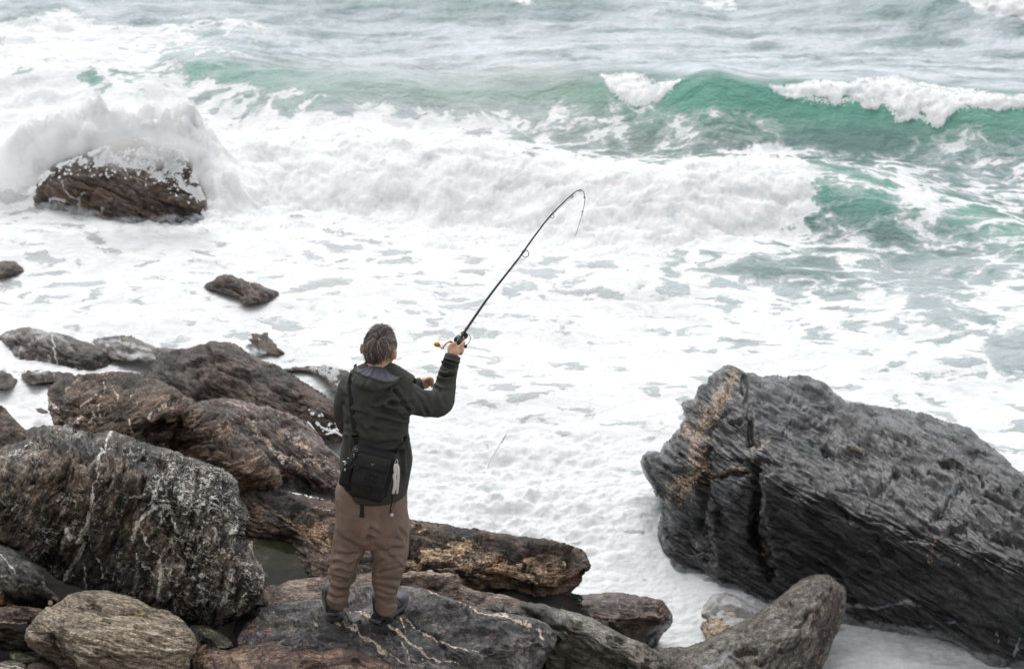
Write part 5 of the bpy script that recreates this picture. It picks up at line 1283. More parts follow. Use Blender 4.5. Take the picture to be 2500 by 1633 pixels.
def folds(V, faces, lines, amp, small=.004, sc=(7, 7, 16)):
    """cloth: drawn creases on the side towards us, and smaller folds everywhere"""
    N = vnormals(V, faces)
    view = CAMP - V
    view /= np.linalg.norm(view, axis=1)[:, None]
    fr = np.clip((N * view).sum(1), 0, 1)
    p = pix(V)
    h = np.zeros(len(V))
    for ln, w in lines:
        d = seg_dist(p[:, 0], p[:, 1], ln)
        s_ = np.exp(-(d / w) ** 2) - .7 * np.exp(-((d - 2.3 * w) / (1.3 * w)) ** 2)
        h -= amp * s_ * fr * (.15 + 1.4 * np.clip(.5 + 1.2 * perlin(V * 7 + w), 0, 1) ** 1.5)
    q = V * np.asarray(sc) + .6 * np.stack([perlin(V * 5), perlin(V * 5 + 9), perlin(V * 5 + 21)], -1)
    h += small * fbm(q, 3, gain=.5) + 1.2 * small * fbm(V * 3.5, 2)
    return V + N * h[:, None]


skin = NT("skin")
so = skin.obj()
skin.set(Base_Color=skin.ramp(skin.noise(so, 30, 5, .6), [(.3, lin((195, 145, 121))), (.7, lin((217, 175, 151)))]), Roughness=.5, Normal=skin.bump(skin.noise(so, 160, 4), .3, .002))
skin.b.inputs["Subsurface Weight"].default_value = .15
skin.b.inputs["Subsurface Radius"].default_value = (.01, .004, .002)
jacket_m = NT("jacket_cloth")
jo = jacket_m.obj()
jc = jacket_m.ramp(jacket_m.noise(jo, 4, 5, .6), [(.3, lin((46, 46, 42))), (.55, lin((57, 58, 53))), (.8, lin((69, 70, 64)))])
jacket_m.set(Base_Color=jc, Roughness=.72, Normal=jacket_m.bump(jacket_m.noise(jo, 320, 3), .25, .001, jacket_m.bump(jacket_m.noise(jo, 26, 4, .55), .35, .006)))
jacket_m = jacket_m.mat
trouser_m = NT("wader_cloth")
to = trouser_m.obj()
tc = trouser_m.ramp(trouser_m.noise(to, 5, 6, .65), [(.3, lin((108, 91, 79))), (.5, lin((128, 109, 96))), (.75, lin((145, 125, 110)))])
trouser_m.set(Base_Color=tc, Roughness=.6, Normal=trouser_m.bump(trouser_m.noise(to, 320, 3), .2, .001, trouser_m.bump(trouser_m.noise(to, 22, 4, .55), .4, .008)))
trouser_m = trouser_m.mat
black_cloth = plain("black_webbing", (25, 25, 27), .75, bump=.002, scale=200)
bag_cloth = plain("bag_cloth", (40, 39, 42), .7, bump=.003, scale=240, var=.15)
black_plastic = plain("black_plastic", (24, 24, 26), .35)
steel = plain("steel", (190, 192, 195), .25, 1.0)

man_base = M(868, 1528)
man = thing("person", "grey haired man in olive jacket and brown waders casting a fishing rod", "person", man_base)

# --- body: one continuous surface
hc = mE([(605, 520, .03)])[0]
yaw = math.radians(22)
fw = np.array([math.sin(yaw), math.cos(yaw), -.12])
fw = nrm(fw)
sd_ = nrm(np.cross(fw, (0, 0, 1)))
upv = np.cross(sd_, fw)
RH = np.stack([sd_, fw, upv], 1)


def hp(x, y, z):
    return hc + RH @ np.array([x, y, z])


shapes = [ball(hc, (.077, .095, .112), 24, 16, RH), ball(hp(0, .035, -.06), (.058, .062, .07), 20, 12, RH), ball(hp(0, .096, -.012), (.012, .02, .026), 10, 8, RH),
          ball(hp(0, .085, .03), (.05, .018, .012), 12, 8, RH), ball(hp(0, .088, -.062), (.024, .01, .012), 12, 8, RH), ball(hp(0, .082, -.105), (.022, .018, .016), 12, 8, RH)]
for sg in (1, -1):
    shapes += [ball(hp(sg * .082, -.006, -.026), (.010, .020, .034), 12, 10, RH), ball(hp(sg * .098, -.020, -.020), (.008, .012, .031), 10, 8, RH), ball(hp(sg * .04, .075, -.03), (.02, .016, .02), 10, 8, RH)]
shapes.append(tube([hp(0, -.012, -.06), hp(0, -.02, -.11), mE([(640, 1080, .01)])[0], mE([(640, 1180, 0)])[0]], [.062, .056, .06, .075], 18, 10))
torso_in = [(928, 880, 956, .02, .06), (948, 862, 978, .01, .08), (985, 858, 982, 0, .095), (1049, 858, 980, 0, .10), (1107, 852, 984, 0, .11), (1178, 846, 980, 0, .11), (1240, 830, 980, 0, .11), (1300, 835, 980, 0, .09)]
shapes.append(rows(torso_in))
# right arm
shapes.append(tube(np.concatenate([m1([(760, 610, .0), (880, 690, .05), (1040, 690, .10), (1090, 520, .19), (1135, 350, .27)])]), [.046, .042, .038, .032, .027], 14, 18))
# left arm, folded across the chest
shapes.append(tube(np.concatenate([m1([(370, 560, .0), (340, 780, .08), (420, 800, .18), (640, 660, .30), (880, 565, .33)])]), [.046, .042, .038, .032, .027], 14, 18))
# right hand round the rod
shapes += [tube(mD([(725, 1000, .265), (745, 900, .285), (775, 800, .31), (800, 725, .328)]), [.026, .034, .037, .030], 16, 12, flat=.60),
           tube(mD([(650, 850, .29), (665, 760, .30), (700, 690, .305), (770, 655, .308), (832, 664, .31)]), [.017, .0155, .013, .0115, .0085], 10, 14),
           tube(mD([(905, 830, .315), (945, 735, .315), (1010, 665, .320), (1030, 620, .33), (1010, 585, .34)]), [.016, .0135, .0115, .0100, .0075], 10, 14),
           tube(mD([(930, 850, .325), (975, 770, .36), (950, 710, .395), (880, 690, .395), (830, 700, .385)]), [.014, .0125, .011, .0105, .008], 10, 14),
           tube(mD([(940, 890, .32), (985, 820, .355), (960, 760, .395), (880, 745, .40), (815, 752, .39)]), [.0135, .012, .0105, .010, .0075], 10, 14),
           tube(mD([(930, 930, .315), (970, 870, .35), (945, 820, .385), (875, 800, .39), (815, 800, .385)]), [.012, .0105, .0095, .009, .007], 10, 14)]
# left hand closed over the sleeve
shapes += [tube(mE([(1380, 1235, .33), (1440, 1215, .335), (1510, 1190, .34)]), [.025, .032, .030], 14, 10, flat=.7),
           tube(mE([(1470, 1160, .32), (1520, 1125, .315), (1570, 1120, .31), (1610, 1150, .30)]), [.012, .0115, .0105, .008], 10, 12)]
for k in range(4):
    dy = .335 + .0 * k
    shapes.append(tube(mE([(1500, 1150 + 26 * k, .335), (1560, 1140 + 28 * k, .325), (1600, 1170 + 28 * k, .31), (1585, 1210 + 22 * k, .295)]), [.0115, .011, .010, .0078], 10, 12))
# legs
for L_ in ([(905, 1180), (858, 1290), (840, 1370), (832, 1420), (828, 1450)], [(905, 1180), (948, 1290), (948, 1370), (944, 1430), (942, 1465)]):
    shapes.append(tube(M([p[0] for p in L_], [p[1] for p in L_], [0, .02, .03, .0, -.01]), [.09, .085, .06, .05, .04], 14, 16))
V, f = remesh(shapes, .0050, 5, .5)
body = part("body", V, f, skin.mat, man)
eye_w = plain("eye_white", (228, 224, 220), .2, var=.03)
for sg in (1, -1):
    mb = MB().add(*ball(hp(sg * .032, .083, .012), (.0125, .0125, .0125), 12, 8))
    mb.build("eye", eye_w, man)

# --- hair
hv, hq, ht = ball(hc, (.079, .0975, .1155), 60, 44, RH)
loc = (hv - hc) @ RH
keep = (loc[:, 2] > -.060 + .055 * sstep(.010, .045, loc[:, 0]) - .25 * np.clip(loc[:, 1] + .02, -.06, 0)) & (loc[:, 1] < .052 + .6 * np.clip(loc[:, 2] - .03, -.06, .06)) & ~((np.abs(loc[:, 0]) > .052) & (loc[:, 1] > -.034) & (loc[:, 2] < .008))
hv2 = hc + (hv - hc) * (1 + .05 * fbm(hv * 28, 3)[:, None])
fq = hq[keep[hq].all(1)]
ft = ht[keep[ht].all(1)]
g = np.random.default_rng(11)
hair_m = NT("hair")
hcol = hair_m.ramp(hair_m.attr("tone"), [(0, lin((41, 34, 31))), (.4, lin((83, 72, 66))), (.72, lin((131, 118, 111))), (1, lin((198, 191, 185)))])
hair_m.set(Base_Color=hcol, Roughness=.5)
cap = part("hair", hv2, [x for x in (fq, ft) if len(x)], hair_m.mat, man, attrs={"tone": np.full(len(hv2), .12)})
wh = nrm((mE([(575, 385, -.05)])[0] - hc) @ RH)
RAD = np.array([.0805, .0995, .118])
U = g.normal(size=(15000, 3))
U /= np.linalg.norm(U, axis=1)[:, None]
lp = U * RAD
ok = (lp[:, 2] > -.064 + .055 * sstep(.010, .045, lp[:, 0]) - .25 * np.clip(lp[:, 1] + .02, -.06, 0)) & (lp[:, 1] < .05 + .6 * np.clip(lp[:, 2] - .03, -.06, .06)) & ~((np.abs(lp[:, 0]) > .052) & (lp[:, 1] > -.036) & (lp[:, 2] < .008))
U = U[ok]
n_s = len(U)
away = U - wh
away -= U * (away * U).sum(1)[:, None]
dist = np.linalg.norm(U - wh, axis=1)
away /= np.linalg.norm(away, axis=1)[:, None] + 1e-9
swirl = np.cross(U, away)
dirn = away + swirl * (.55 * np.exp(-dist * 1.6))[:, None] + .22 * g.normal(size=U.shape) + 1.25 * np.stack([perlin(U * 5.5), perlin(U * 5.5 + 8), perlin(U * 5.5 + 15)], -1) + .5 * np.stack([perlin(U * 13), perlin(U * 13 + 8), perlin(U * 13 + 15)], -1)
dirn[:, 2] -= .35 * (U[:, 2] < .5)
dirn -= U * (dirn * U).sum(1)[:, None]
dirn /= np.linalg.norm(dirn, axis=1)[:, None] + 1e-9
ln = g.uniform(.30, .75, n_s) * np.where(lp[ok][:, 2] > 0, 1.15, .65)
lift0 = g.uniform(.99, 1.02, n_s)
lift1 = g.uniform(1.0, 1.045, n_s) + .07 * np.clip(perlin(U * 6 + 31), 0, 1) + .08 * (g.random(n_s) > .985)
K = 6
pts = []
for k in range(K):
    t = k / (K - 1)
    a = ln * t
    q = U * np.cos(a)[:, None] + dirn * np.sin(a)[:, None]
    lf = lift0 + (lift1 - lift0) * np.sin(t * 2.2) - .02 * t
    pts.append(hc + ((q * RAD) * lf[:, None]) @ RH.T)
pts = np.stack(pts, 1)
rad = .00115 * np.array([.9, 1, 1, .9, .7, .25])
tw = g.normal(size=(n_s, 3))
tan = pts[:, -1] - pts[:, 0]
e1 = np.cross(tan, tw)
e1 /= np.linalg.norm(e1, axis=1)[:, None] + 1e-9
e2 = np.cross(tan, e1)
e2 /= np.linalg.norm(e2, axis=1)[:, None] + 1e-9
cs = [(math.cos(a), math.sin(a)) for a in (0, 2.094, 4.189)]
SV = np.stack([np.stack([pts[:, k] + rad[k] * (c * e1 + s * e2) for c, s in cs], 1) for k in range(K)], 1)   # n,K,3,3
ids = np.arange(n_s * K * 3).reshape(n_s, K, 3)
Q = np.concatenate([np.stack([ids[:, :-1, j], ids[:, :-1, (j + 1) % 3], ids[:, 1:, (j + 1) % 3], ids[:, 1:, j]], -1).reshape(-1, 4) for j in range(3)])
tone = np.clip(g.beta(1.5, 2.4, n_s) + .10 + .45 * perlin(U * 9) - .22 * (lp[ok][:, 2] < -.02) * (np.abs(lp[ok][:, 0]) < .05) + .20 * (np.abs(lp[ok][:, 0]) > .055), 0, 1)
part("strands", SV.reshape(-1, 3), Q, hair_m.mat, cap, attrs={"tone": np.repeat(tone, K * 3)})

# --- jacket
tor = [(904, 884, 958, .015, .060), (913, 868, 968, .015, .085), (924, 852, 986, .01, .102), (938, 845, 998, .0, .116), (955, 840, 1004, .0, .128), (985, 837, 1001, 0, .137), (1017, 840, 1000, 0, .14), (1049, 838, 997, 0, .142), (1081, 835, 1001, 0, .147),
       (1107, 832, 1006, 0, .152), (1130, 829.5, 1006, 0, .155), (1152, 829.5, 1001, 0, .155), (1178, 832, 998, 0, .152), (1198, 838, 994, 0, .150), (1206, 842, 988, 0, .148)]
r_sleeve = tube(m1([(700, 610, -.005), (790, 655, .01), (880, 690, .045), (960, 702, .075), (1040, 690, .10), (1072, 600, .145), (1092, 510, .19), (1115, 420, .235), (1136, 345, .265)]), [.092, .084, .072, .070, .073, .060, .051, .045, .040], 22, 34)
r_elbow = ball(m1([(1030, 715, .085)])[0], (.066, .06, .060))
l_sleeve = tube(m1([(385, 570, -.005), (345, 660, .03), (330, 780, .08), (360, 840, .13), (460, 800, .20), (600, 690, .28), (720, 610, .315), (860, 560, .325), (905, 548, .330)]), [.080, .072, .066, .068, .062, .056, .048, .040, .038], 22, 34)
yoke = tube(m1([(390, 545, 0), (520, 500, .0), (640, 505, .0), (780, 590, 0)]), [.068, .085, .085, .085], 18, 16)
V, f = remesh([rows(tor, 40), r_sleeve, r_elbow, l_sleeve, yoke], .0066, 6, .5)
JF = [([(340, 850), (420, 870), (480, 930)], 5), ([(470, 720), (580, 745), (690, 765)], 5), ([(600, 720), (720, 795), (800, 800)], 5), ([(560, 830), (680, 845), (790, 875)], 5), ([(480, 690), (560, 660), (640, 590)], 6), ([(650, 690), (740, 700), (820, 690)], 4), ([(960, 590), (1005, 640), (1012, 720)], 4.5), ([(985, 570), (1040, 600), (1110, 600)], 4), ([(1040, 620), (1085, 700)], 4), ([(870, 600), (930, 640), (960, 700)], 4),
      ([(850, 620), (900, 690), (940, 770)], 4), ([(770, 960), (790, 1080), (790, 1200)], 4), ([(800, 990), (818, 1080), (812, 1160)], 3), ([(735, 1060), (752, 1200), (745, 1320)], 4), ([(330, 960), (340, 1080), (330, 1180)], 4), ([(520, 900), (620, 930), (740, 920)], 5), ([(420, 980), (560, 1010), (700, 990)], 5), ([(1010, 470), (1080, 500), (1150, 480)], 3), ([(1040, 400), (1110, 430), (1170, 410)], 3), ([(1000, 530), (1060, 560), (1130, 550)], 3.5), ([(310, 700), (360, 760), (450, 780)], 4), ([(690, 600), (740, 660), (790, 740)], 4), ([(1068, 372), (1120, 388), (1182, 402)], 2)]
V = folds(V, f, [(x1(a), w) for a, w in JF], .019, .005, (5, 5, 8))
V = V + .0025 * vnormals(V, f) * fbm(V * 24, 3)[:, None]
jk = part("jacket", V, f, jacket_m, man)
JB = BVHTree.FromPolygons([tuple(v) for v in V], [tuple(q) for x in f for q in x])


def on(B, px, py, off=.004, dflt=None):
    d = at(px, py, 13.0) - CAMP
    d = d / np.linalg.norm(d)
    r = B.ray_cast(Vector(CAMP), Vector(d))
    if r[0] is None:
        return M(px, py, -.1 if dflt is None else dflt)
    return np.array(r[0]) - d * off


# cuff and the puffy collar flap
mb = MB().add(*tube(m1([(1122, 385, .247), (1138, 338, .268)]), [.0445, .0435], 22, 4))
mb.build("cuff", jacket_m, jk)
mb = MB().add(*tube(mE([(860, 985, .06), (930, 975, .10), (1040, 1020, .13), (1150, 1105, .14), (1230, 1165, .145), (1265, 1190, .15)]), [.012, .019, .022, .021, .017, .009], 14, 20, flat=1.5))
V, f = mb.data()
V = folds(V, f, [], 0, .005, (20, 20, 30))
part("collar_flap", V, f, plain("flap_cloth", (30, 33, 29), .75, bump=.003, scale=120), jk)
# hood lying open on the shoulders
rim = mE([(150, 850, .02), (118, 880, -.02), (128, 960, -.06), (200, 1010, -.10), (300, 1062, -.135), (420, 1105, -.155), (560, 1150, -.165), (700, 1182, -.165), (850, 1178, -.14), (950, 1120, -.09), (1010, 1050, -.03), (1000, 1010, .02), (920, 965, .05), (860, 965, .06)])
low = mE([(110, 930, .0), (70, 1040, -.04), (70, 1150, -.09), (110, 1230, -.13), (200, 1290, -.150), (320, 1335, -.158), (470, 1375, -.160), (580, 1360, -.158), (680, 1300, -.150), (800, 1240, -.13), (920, 1190, -.10), (1010, 1140, -.05), (1010, 1090, .0), (930, 1050, .03)])
inn = mE([(300, 870, .06), (330, 868, .04), (350, 868, .0), (400, 866, -.02), (450, 866, -.035), (520, 872, -.045), (580, 878, -.045), (640, 885, -.04), (700, 895, -.03), (750, 915, -.01), (800, 940, .01), (830, 955, .03), (845, 965, .05), (850, 970, .06)])


def strip(A, B, m, n, sag, amp, fold_dir=0):
    a, b = spline(A, m), spline(B, m)
    t = np.linspace(0, 1, n)[:, None, None]
    P = a[None] * (1 - t) + b[None] * t
    P = P + np.asarray(sag) * (4 * t * (1 - t))
    q = P.reshape(-1, 3)
    s_ = np.repeat(np.linspace(0, 1, m)[None], n, 0).ravel()
    q = q + (np.array([0, -1, .5]) * (amp * (np.abs(perlin(np.stack([s_ * 13, q[:, 2] * 9, 0 * s_ + fold_dir], -1))) * 2 - .6) * (np.sin(math.pi * np.linspace(0, 1, n)[:, None] + 0 * s_.reshape(n, m)).ravel() ** .5)[:])[:, None])
    i_ = (np.arange(n - 1)[:, None] * m + np.arange(m - 1)[None]).ravel()
    return q, np.stack([i_, i_ + 1, i_ + m + 1, i_ + m], -1)


hd = MB()
q, Qs = strip(rim, low, 70, 22, (0, -.020, -.004), .012, 1)
hd.add(q, Qs)
q2, Qs2 = strip(rim * 1.0 + (0, .006, -.004), low + (0, .012, 0), 70, 8, (0, -.01, -.004), .0, 1)
hd.add(q2, Qs2[:, ::-1])
hood = hd.build("hood", jacket_m, jk)
q, Qs = strip(rim + (0, .003, -.001), inn + (0, -.012, 0), 80, 24, (0, -.028, .0), .014, 5)
ln_m = plain("hood_lining", (84, 88, 100), .7, bump=.003, scale=90, var=.12)
part("lining", q, Qs, ln_m, hood)
mb = MB().add(*tube(rim, .0042, 8, 70))
mb.build("hem", jacket_m, hood)
mb = MB().add(*tube(mE([(325, 868, .02), (345, 815, .03), (400, 802, .0), (450, 840, -.02), (520, 868, -.035)]), [.006, .010, .011, .010, .007], 10, 16))
mb.build("collar", plain("collar_cloth", (74, 76, 66), .8, bump=.003, scale=120), jk)

# --- trousers
pel = [(1165, 836, 990, 0, .13), (1194, 818, 995, 0, .135), (1234, 817, 997, 0, .14), (1262, 819, 998, 0, .14), (1290, 822, 999, 0, .13), (1312, 828, 999, 0, .115), (1326, 845, 990, 0, .09)]
lleg = [(1240, 818, 900, 0, .12), (1270, 818, 901, .0, .125), (1300, 815, 903, .01, .12), (1340, 811, 895, .015, .115), (1364, 806, 881, .02, .105), (1383, 805, 872, .02, .098), (1399, 800, 872, .02, .094), (1413, 803, 869, .015, .086), (1424, 807, 857, .01, .07), (1437, 803, 853, .005, .066), (1459, 798, 853, 0, .068), (1470, 801, 849, 0, .066), (1477, 806, 846, -.005, .062)]
rleg = [(1240, 900, 997, 0, .12), (1270, 900, 998, 0, .125), (1302, 899, 1000, .01, .125), (1340, 901, 998, .015, .118), (1364, 907, 993, .02, .108), (1388, 906, 987, .02, .10), (1410, 907, 979, .015, .094), (1426, 910, 975, .01, .088), (1440, 913, 971, .005, .078), (1452, 916, 969, 0, .068), (1466, 915, 968, 0, .067), (1483, 915, 970, 0, .068), (1492, 922, 964, -.005, .062)]
V, f = remesh([rows(pel, 36), rows(lleg, 28, 2.1), rows(rleg, 28, 2.1)], .0062, 4, .5)
TF = [([(300, 600), (340, 645), (430, 690), (550, 745)], 4.5), ([(590, 645), (700, 632), (880, 652)], 4.5), ([(640, 700), (720, 760), (810, 835)], 4.5), ([(730, 765), (830, 735), (910, 745)], 4), ([(270, 870), (350, 858), (420, 885)], 4), ([(420, 875), (500, 845), (530, 825)], 4), ([(235, 985), (320, 1000), (400, 1020), (480, 990)], 4.5), ([(260, 1020), (330, 1040), (400, 1045)], 3.5), ([(625, 985), (740, 1022), (870, 1025)], 4), ([(640, 1060), (740, 1085), (860, 1115)], 4), ([(650, 1105), (750, 1140), (850, 1150)], 3.5),
      ([(650, 885), (720, 850)], 4), ([(760, 880), (860, 870)], 3.5), ([(600, 430), (605, 550), (588, 730)], 5), ([(295, 330), (310, 480), (330, 560)], 4), ([(225, 1150), (300, 1190), (400, 1180)], 3.5), ([(690, 960), (790, 930), (880, 900)], 3.5), ([(330, 930), (420, 960), (480, 930)], 4), ([(620, 560), (680, 600)], 4), ([(690, 1180), (760, 1240), (840, 1230)], 3), ([(300, 780), (400, 800), (500, 780)], 4), ([(870, 560), (930, 640), (950, 720)], 4)]
V = folds(V, f, [(x2(a), w * 1.1) for a, w in TF], .0105, .009, (4, 4, 3.5))
tr = part("waders", V, f, trouser_m, man)
TB = BVHTree.FromPolygons([tuple(v) for v in V], [tuple(q) for x in f for q in x])

# --- shoes
SV_, so_ = ROCKS["dark wet slab with thin cream veins that the man stands on"]
rough_grey = plain("shoe_grey", (84, 84, 86), .6, bump=.003, scale=150)
shoe_black = plain("shoe_black", (16, 16, 18), .6, bump=.002, scale=200)
shoe_toe = plain("shoe_violet_grey", (60, 58, 68), .5)
neo = plain("neoprene_grey", (62, 63, 64), .8, bump=.002, scale=150)


def shoe(heel, d, dz):
    fx = nrm((d[0], d[1], dz))
    sx = nrm(np.cross(fx, (0, 0, 1)))
    ux = np.cross(sx, fx)
    s = link("shoe", None, None, man, np.asarray(heel) - man_base)
    t = [-.014, 0, .03, .08, .145, .21, .26, .295, .31]
    w = [.022, .034, .042, .040, .042, .051, .049, .037, .014]

    def P(a, b, c):
        return np.asarray(heel) + a * fx + b * sx + c * ux

    an = np.linspace(0, 2 * math.pi, 20, endpoint=False)
    rs, ru = [], []
    hts = [.06, .085, .10, .098, .088, .070, .058, .045, .030]
    for tt, ww, hh in zip(t, w, hts):
        toe = max(0, tt - .2) * .25
        rs.append(np.array([P(tt, (ww + .004) * np.sign(math.cos(a)) * abs(math.cos(a)) ** .6, .019 + toe + .020 * np.sign(math.sin(a)) * abs(math.sin(a)) ** .5) for a in an]))
        ru.append(np.array([P(tt, ww * math.cos(a) * (1 if math.sin(a) < .3 else .86), .022 + toe + (hh - .022) * (.5 + .5 * math.sin(a))) for a in an]))
    v, q, tt_ = loft(rs)
    MB().add(v, q, tt_).build("sole", rough_grey, s)
    v, q, tt_ = loft(ru[:6])
    MB().add(v, q, tt_).build("upper", shoe_black, s)
    v, q, tt_ = loft([r_ for r_ in ru[5:]])
    c = v.mean(0)
    MB().add(c + (v - c) * 1.02, q, tt_).build("toe_cap", shoe_toe, s)
    MB().add(*tube([P(.06, 0, .06), P(.06, 0, .12), P(.055, 0, .18)], [.042, .043, .042], 18, 8)).build("sock", neo, s)
    for k in range(4):
        a_ = .115 + .03 * k
        mb_ = MB().add(*tube([P(a_, -.024, .098 - .016 * k), P(a_ + .008, 0, .106 - .016 * k), P(a_, .024, .098 - .016 * k)], .0028, 6, 8))
        mb_.build("lace", black_plastic, s)
    mb_ = MB()
    v, q, tt_ = tube([P(-.006, -.037, .05), P(-.016, 0, .055), P(-.006, .037, .05)], .011, 8, 12, flat=.4)
    mb_.add(v, q, tt_).build("heel_patch", rough_grey, s)
    return s


shoe(M(815, 1517, .02), (-.12, 1.0), .05)
shoe(M(918, 1534, -.02), (.46, .88), .06)

# ---------------------------------------------------------------- the bag
bag_c = xC([(640, 700)])[0]
flap_px = xC([(420, 275), (1055, 425), (890, 1035), (265, 865)])
bY = on(JB, 905, 1160, .0)[1] - Y0
dyb = bY - .105
corn = [M(a, b, dyb) for a, b in flap_px]
u_ = nrm(corn[1] - corn[0])
v_ = (corn[3] - corn[0]) + (corn[2] - corn[1])
v_ = nrm(v_ - u_ * np.dot(u_, v_))
n_ = np.cross(u_, v_)
if n_[1] > 0:
    n_ = -n_
o_ = corn[0]
WF, HF = np.linalg.norm(corn[1] - corn[0]), np.linalg.norm(corn[3] - corn[0])


def B3(a, b, c=0.0):
    """a along the flap's width, b down it, c towards us"""
    a, b, c = np.broadcast_arrays(np.asarray(a, float), np.asarray(b, float), np.asarray(c, float))
    return o_ + a[..., None] * u_ + b[..., None] * v_ + c[..., None] * n_


def rrect(x0, y0, x1, y1, r, n=6):
    out_ = []
    for cx_, cy_, a0 in ((x1 - r, y0 + r, -90), (x1 - r, y1 - r, 0), (x0 + r, y1 - r, 90), (x0 + r, y0 + r, 180)):
        for k in range(n + 1):
            a = math.radians(a0 + 90 * k / n)
            out_.append((cx_ + r * math.cos(a), cy_ + r * math.sin(a)))
    return np.array(out_)


bag = thing("shoulder_bag", "black shoulder bag with a buckled flap hanging at the man's lower back", "bag", B3(WF / 2, HF * 1.25, -.05))


def slab(poly, c0, c1, bev, name, mat, parent, puff=0.0):
    P = np.asarray(poly)
    cen = P.mean(0)
    rings = []
    for sc_, c in ((.0, c0), (1 - bev * 2, c0), (1.0, c0 + (c1 - c0) * .2), (1.0, c0 + (c1 - c0) * .7), (1 - bev, c1), (.55, c1 + puff * .8), (.02, c1 + puff)):
        p = cen + (P - cen) * max(sc_, .02)
        rings.append(B3(p[:, 0], p[:, 1], c))
    v, q, t = loft(rings)
    v = v + .003 * np.stack([perlin(v * 18), perlin(v * 18 + 5), perlin(v * 18 + 11)], -1)
    return part(name, v, [q, t], mat, parent)


slab(rrect(-.028, -.020, WF + .030, HF + .055, .030), -.085, -.012, .06, "pouch", black_cloth, bag, .004)
slab(rrect(.01, HF * .86, WF + .016, HF + .072, .02), -.07, -.004, .06, "lower_pocket", black_cloth, bag, .004)
slab(rrect(-.058, HF * .42, .0, HF + .03, .015), -.07, -.010, .08, "side_pocket", black_cloth, bag, .004)
flap_o = slab(rrect(0, 0, WF, HF, .022), -.012, .008, .03, "flap", bag_cloth, bag, .004)
mb = MB()
zy0, zy1 = HF * .345, HF * .365
mb.add(*tube(B3([.012, WF * .5, WF - .006], [HF * .355, HF * .36, HF * .365], [.0135, .0145, .0125]), .0026, 6, 16))
mb.add(*tube(B3([.012, WF * .5, WF - .006], [HF * .385, HF * .39, HF * .395], [.0135, .0145, .0125]), .0016, 6, 16))
mb.build("zip", black_plastic, flap_o)
MB().add(*tube(B3([.018, .016, .010], [HF * .37, HF * .46, HF * .54], [.016, .017, .016]), [.0036, .0045, .0036], 8, 8, flat=.5)).build("zip_pull", black_plastic, flap_o)
mb = MB()
edge_pts = rrect(.003, .003, WF - .003, HF - .003, .022)
mb.add(*tube(B3(edge_pts[6:22, 0], edge_pts[6:22, 1], .0075), .0024, 6))
mb.build("piping", black_plastic, flap_o)
mb = MB()
mb.add(*tube(B3([WF * .50, WF * .545, WF * .59], [HF * .955, HF * .948, HF * .96], .016), .0045, 8, 8))
mb.add(*tube(B3([WF * .49, WF * .545, WF * .60], [HF * 1.0, HF * 1.005, HF * 1.0], .012), .0055, 8, 8))
mb.build("buckle", black_plastic, bag)
mb = MB()
for a_, b_ in ((.50, 1.12), (.56, 1.16)):
    mb.add(*tube(B3([WF * .545, WF * (a_ + .01), WF * a_], [HF * 1.0, HF * 1.06, HF * b_], [.012, .010, .010]), .0018, 6, 8))
mb.build("drawcord", black_plastic, bag)
# writing pressed into the flap
fc = bpy.data.curves.new("lettering", "FONT")
fc.body = "Greys"
fc.size, fc.extrude, fc.shear = .036, .0009, .25
fc.space_character = 1.0
to_ = bpy.data.objects.new("lettering", fc)
SC.collection.objects.link(to_)
ev = to_.evaluated_get(bpy.context.evaluated_depsgraph_get())
tm = bpy.data.meshes.new_from_object(ev)
tv = np.zeros(len(tm.vertices) * 3, np.float32)
tm.vertices.foreach_get("co", tv)
tv = tv.reshape(-1, 3)
polys = [list(p.vertices) for p in tm.polygons]
bpy.data.objects.remove(to_)
lx = tv[:, 0].max()
pos = B3(WF * .40 + tv[:, 0] * (.062 / lx), HF * .60 - tv[:, 1] * .85, .0128 + tv[:, 2])
lm_ = bpy.data.meshes.new("lettering")
lm_.from_pydata([tuple(p - np.array(bag.location)) for p in pos], [], polys)
let_m = plain("pressed_print", (20, 20, 22), .4)
link("lettering", lm_, let_m, flap_o)
mb = MB()
for k, (a, b, y) in enumerate(((.40, .74, .655), (.36, .76, .70), (.37, .77, .735), (.40, .74, .77))):
    mb.add(*tube(B3([WF * a, WF * b], [HF * y, HF * (y + .004)], .0128), .0011, 5, 6))
mb.build("small_print", let_m, flap_o)
gold = plain("gold_thread", (150, 132, 96), .5)
mb = MB()
for P_ in ([(.44, .20), (.47, .225), (.50, .22)], [(.50, .22), (.53, .20), (.545, .17)], [(.47, .225), (.485, .25), (.50, .255)], [(.50, .22), (.495, .25)], [(.455, .19), (.47, .21)]):
    p = np.array(P_)
    mb.add(*tube(B3(p[:, 0] * WF, p[:, 1] * HF, .0125), .0016, 6, 8))
mb.build("emblem", gold, flap_o)


def ribbon(pts, wid, thk, up=n_):
    P = np.asarray(pts)
    return tube(P, np.full(len(P), wid / 2), 10, None, flat=thk / wid, up=up)


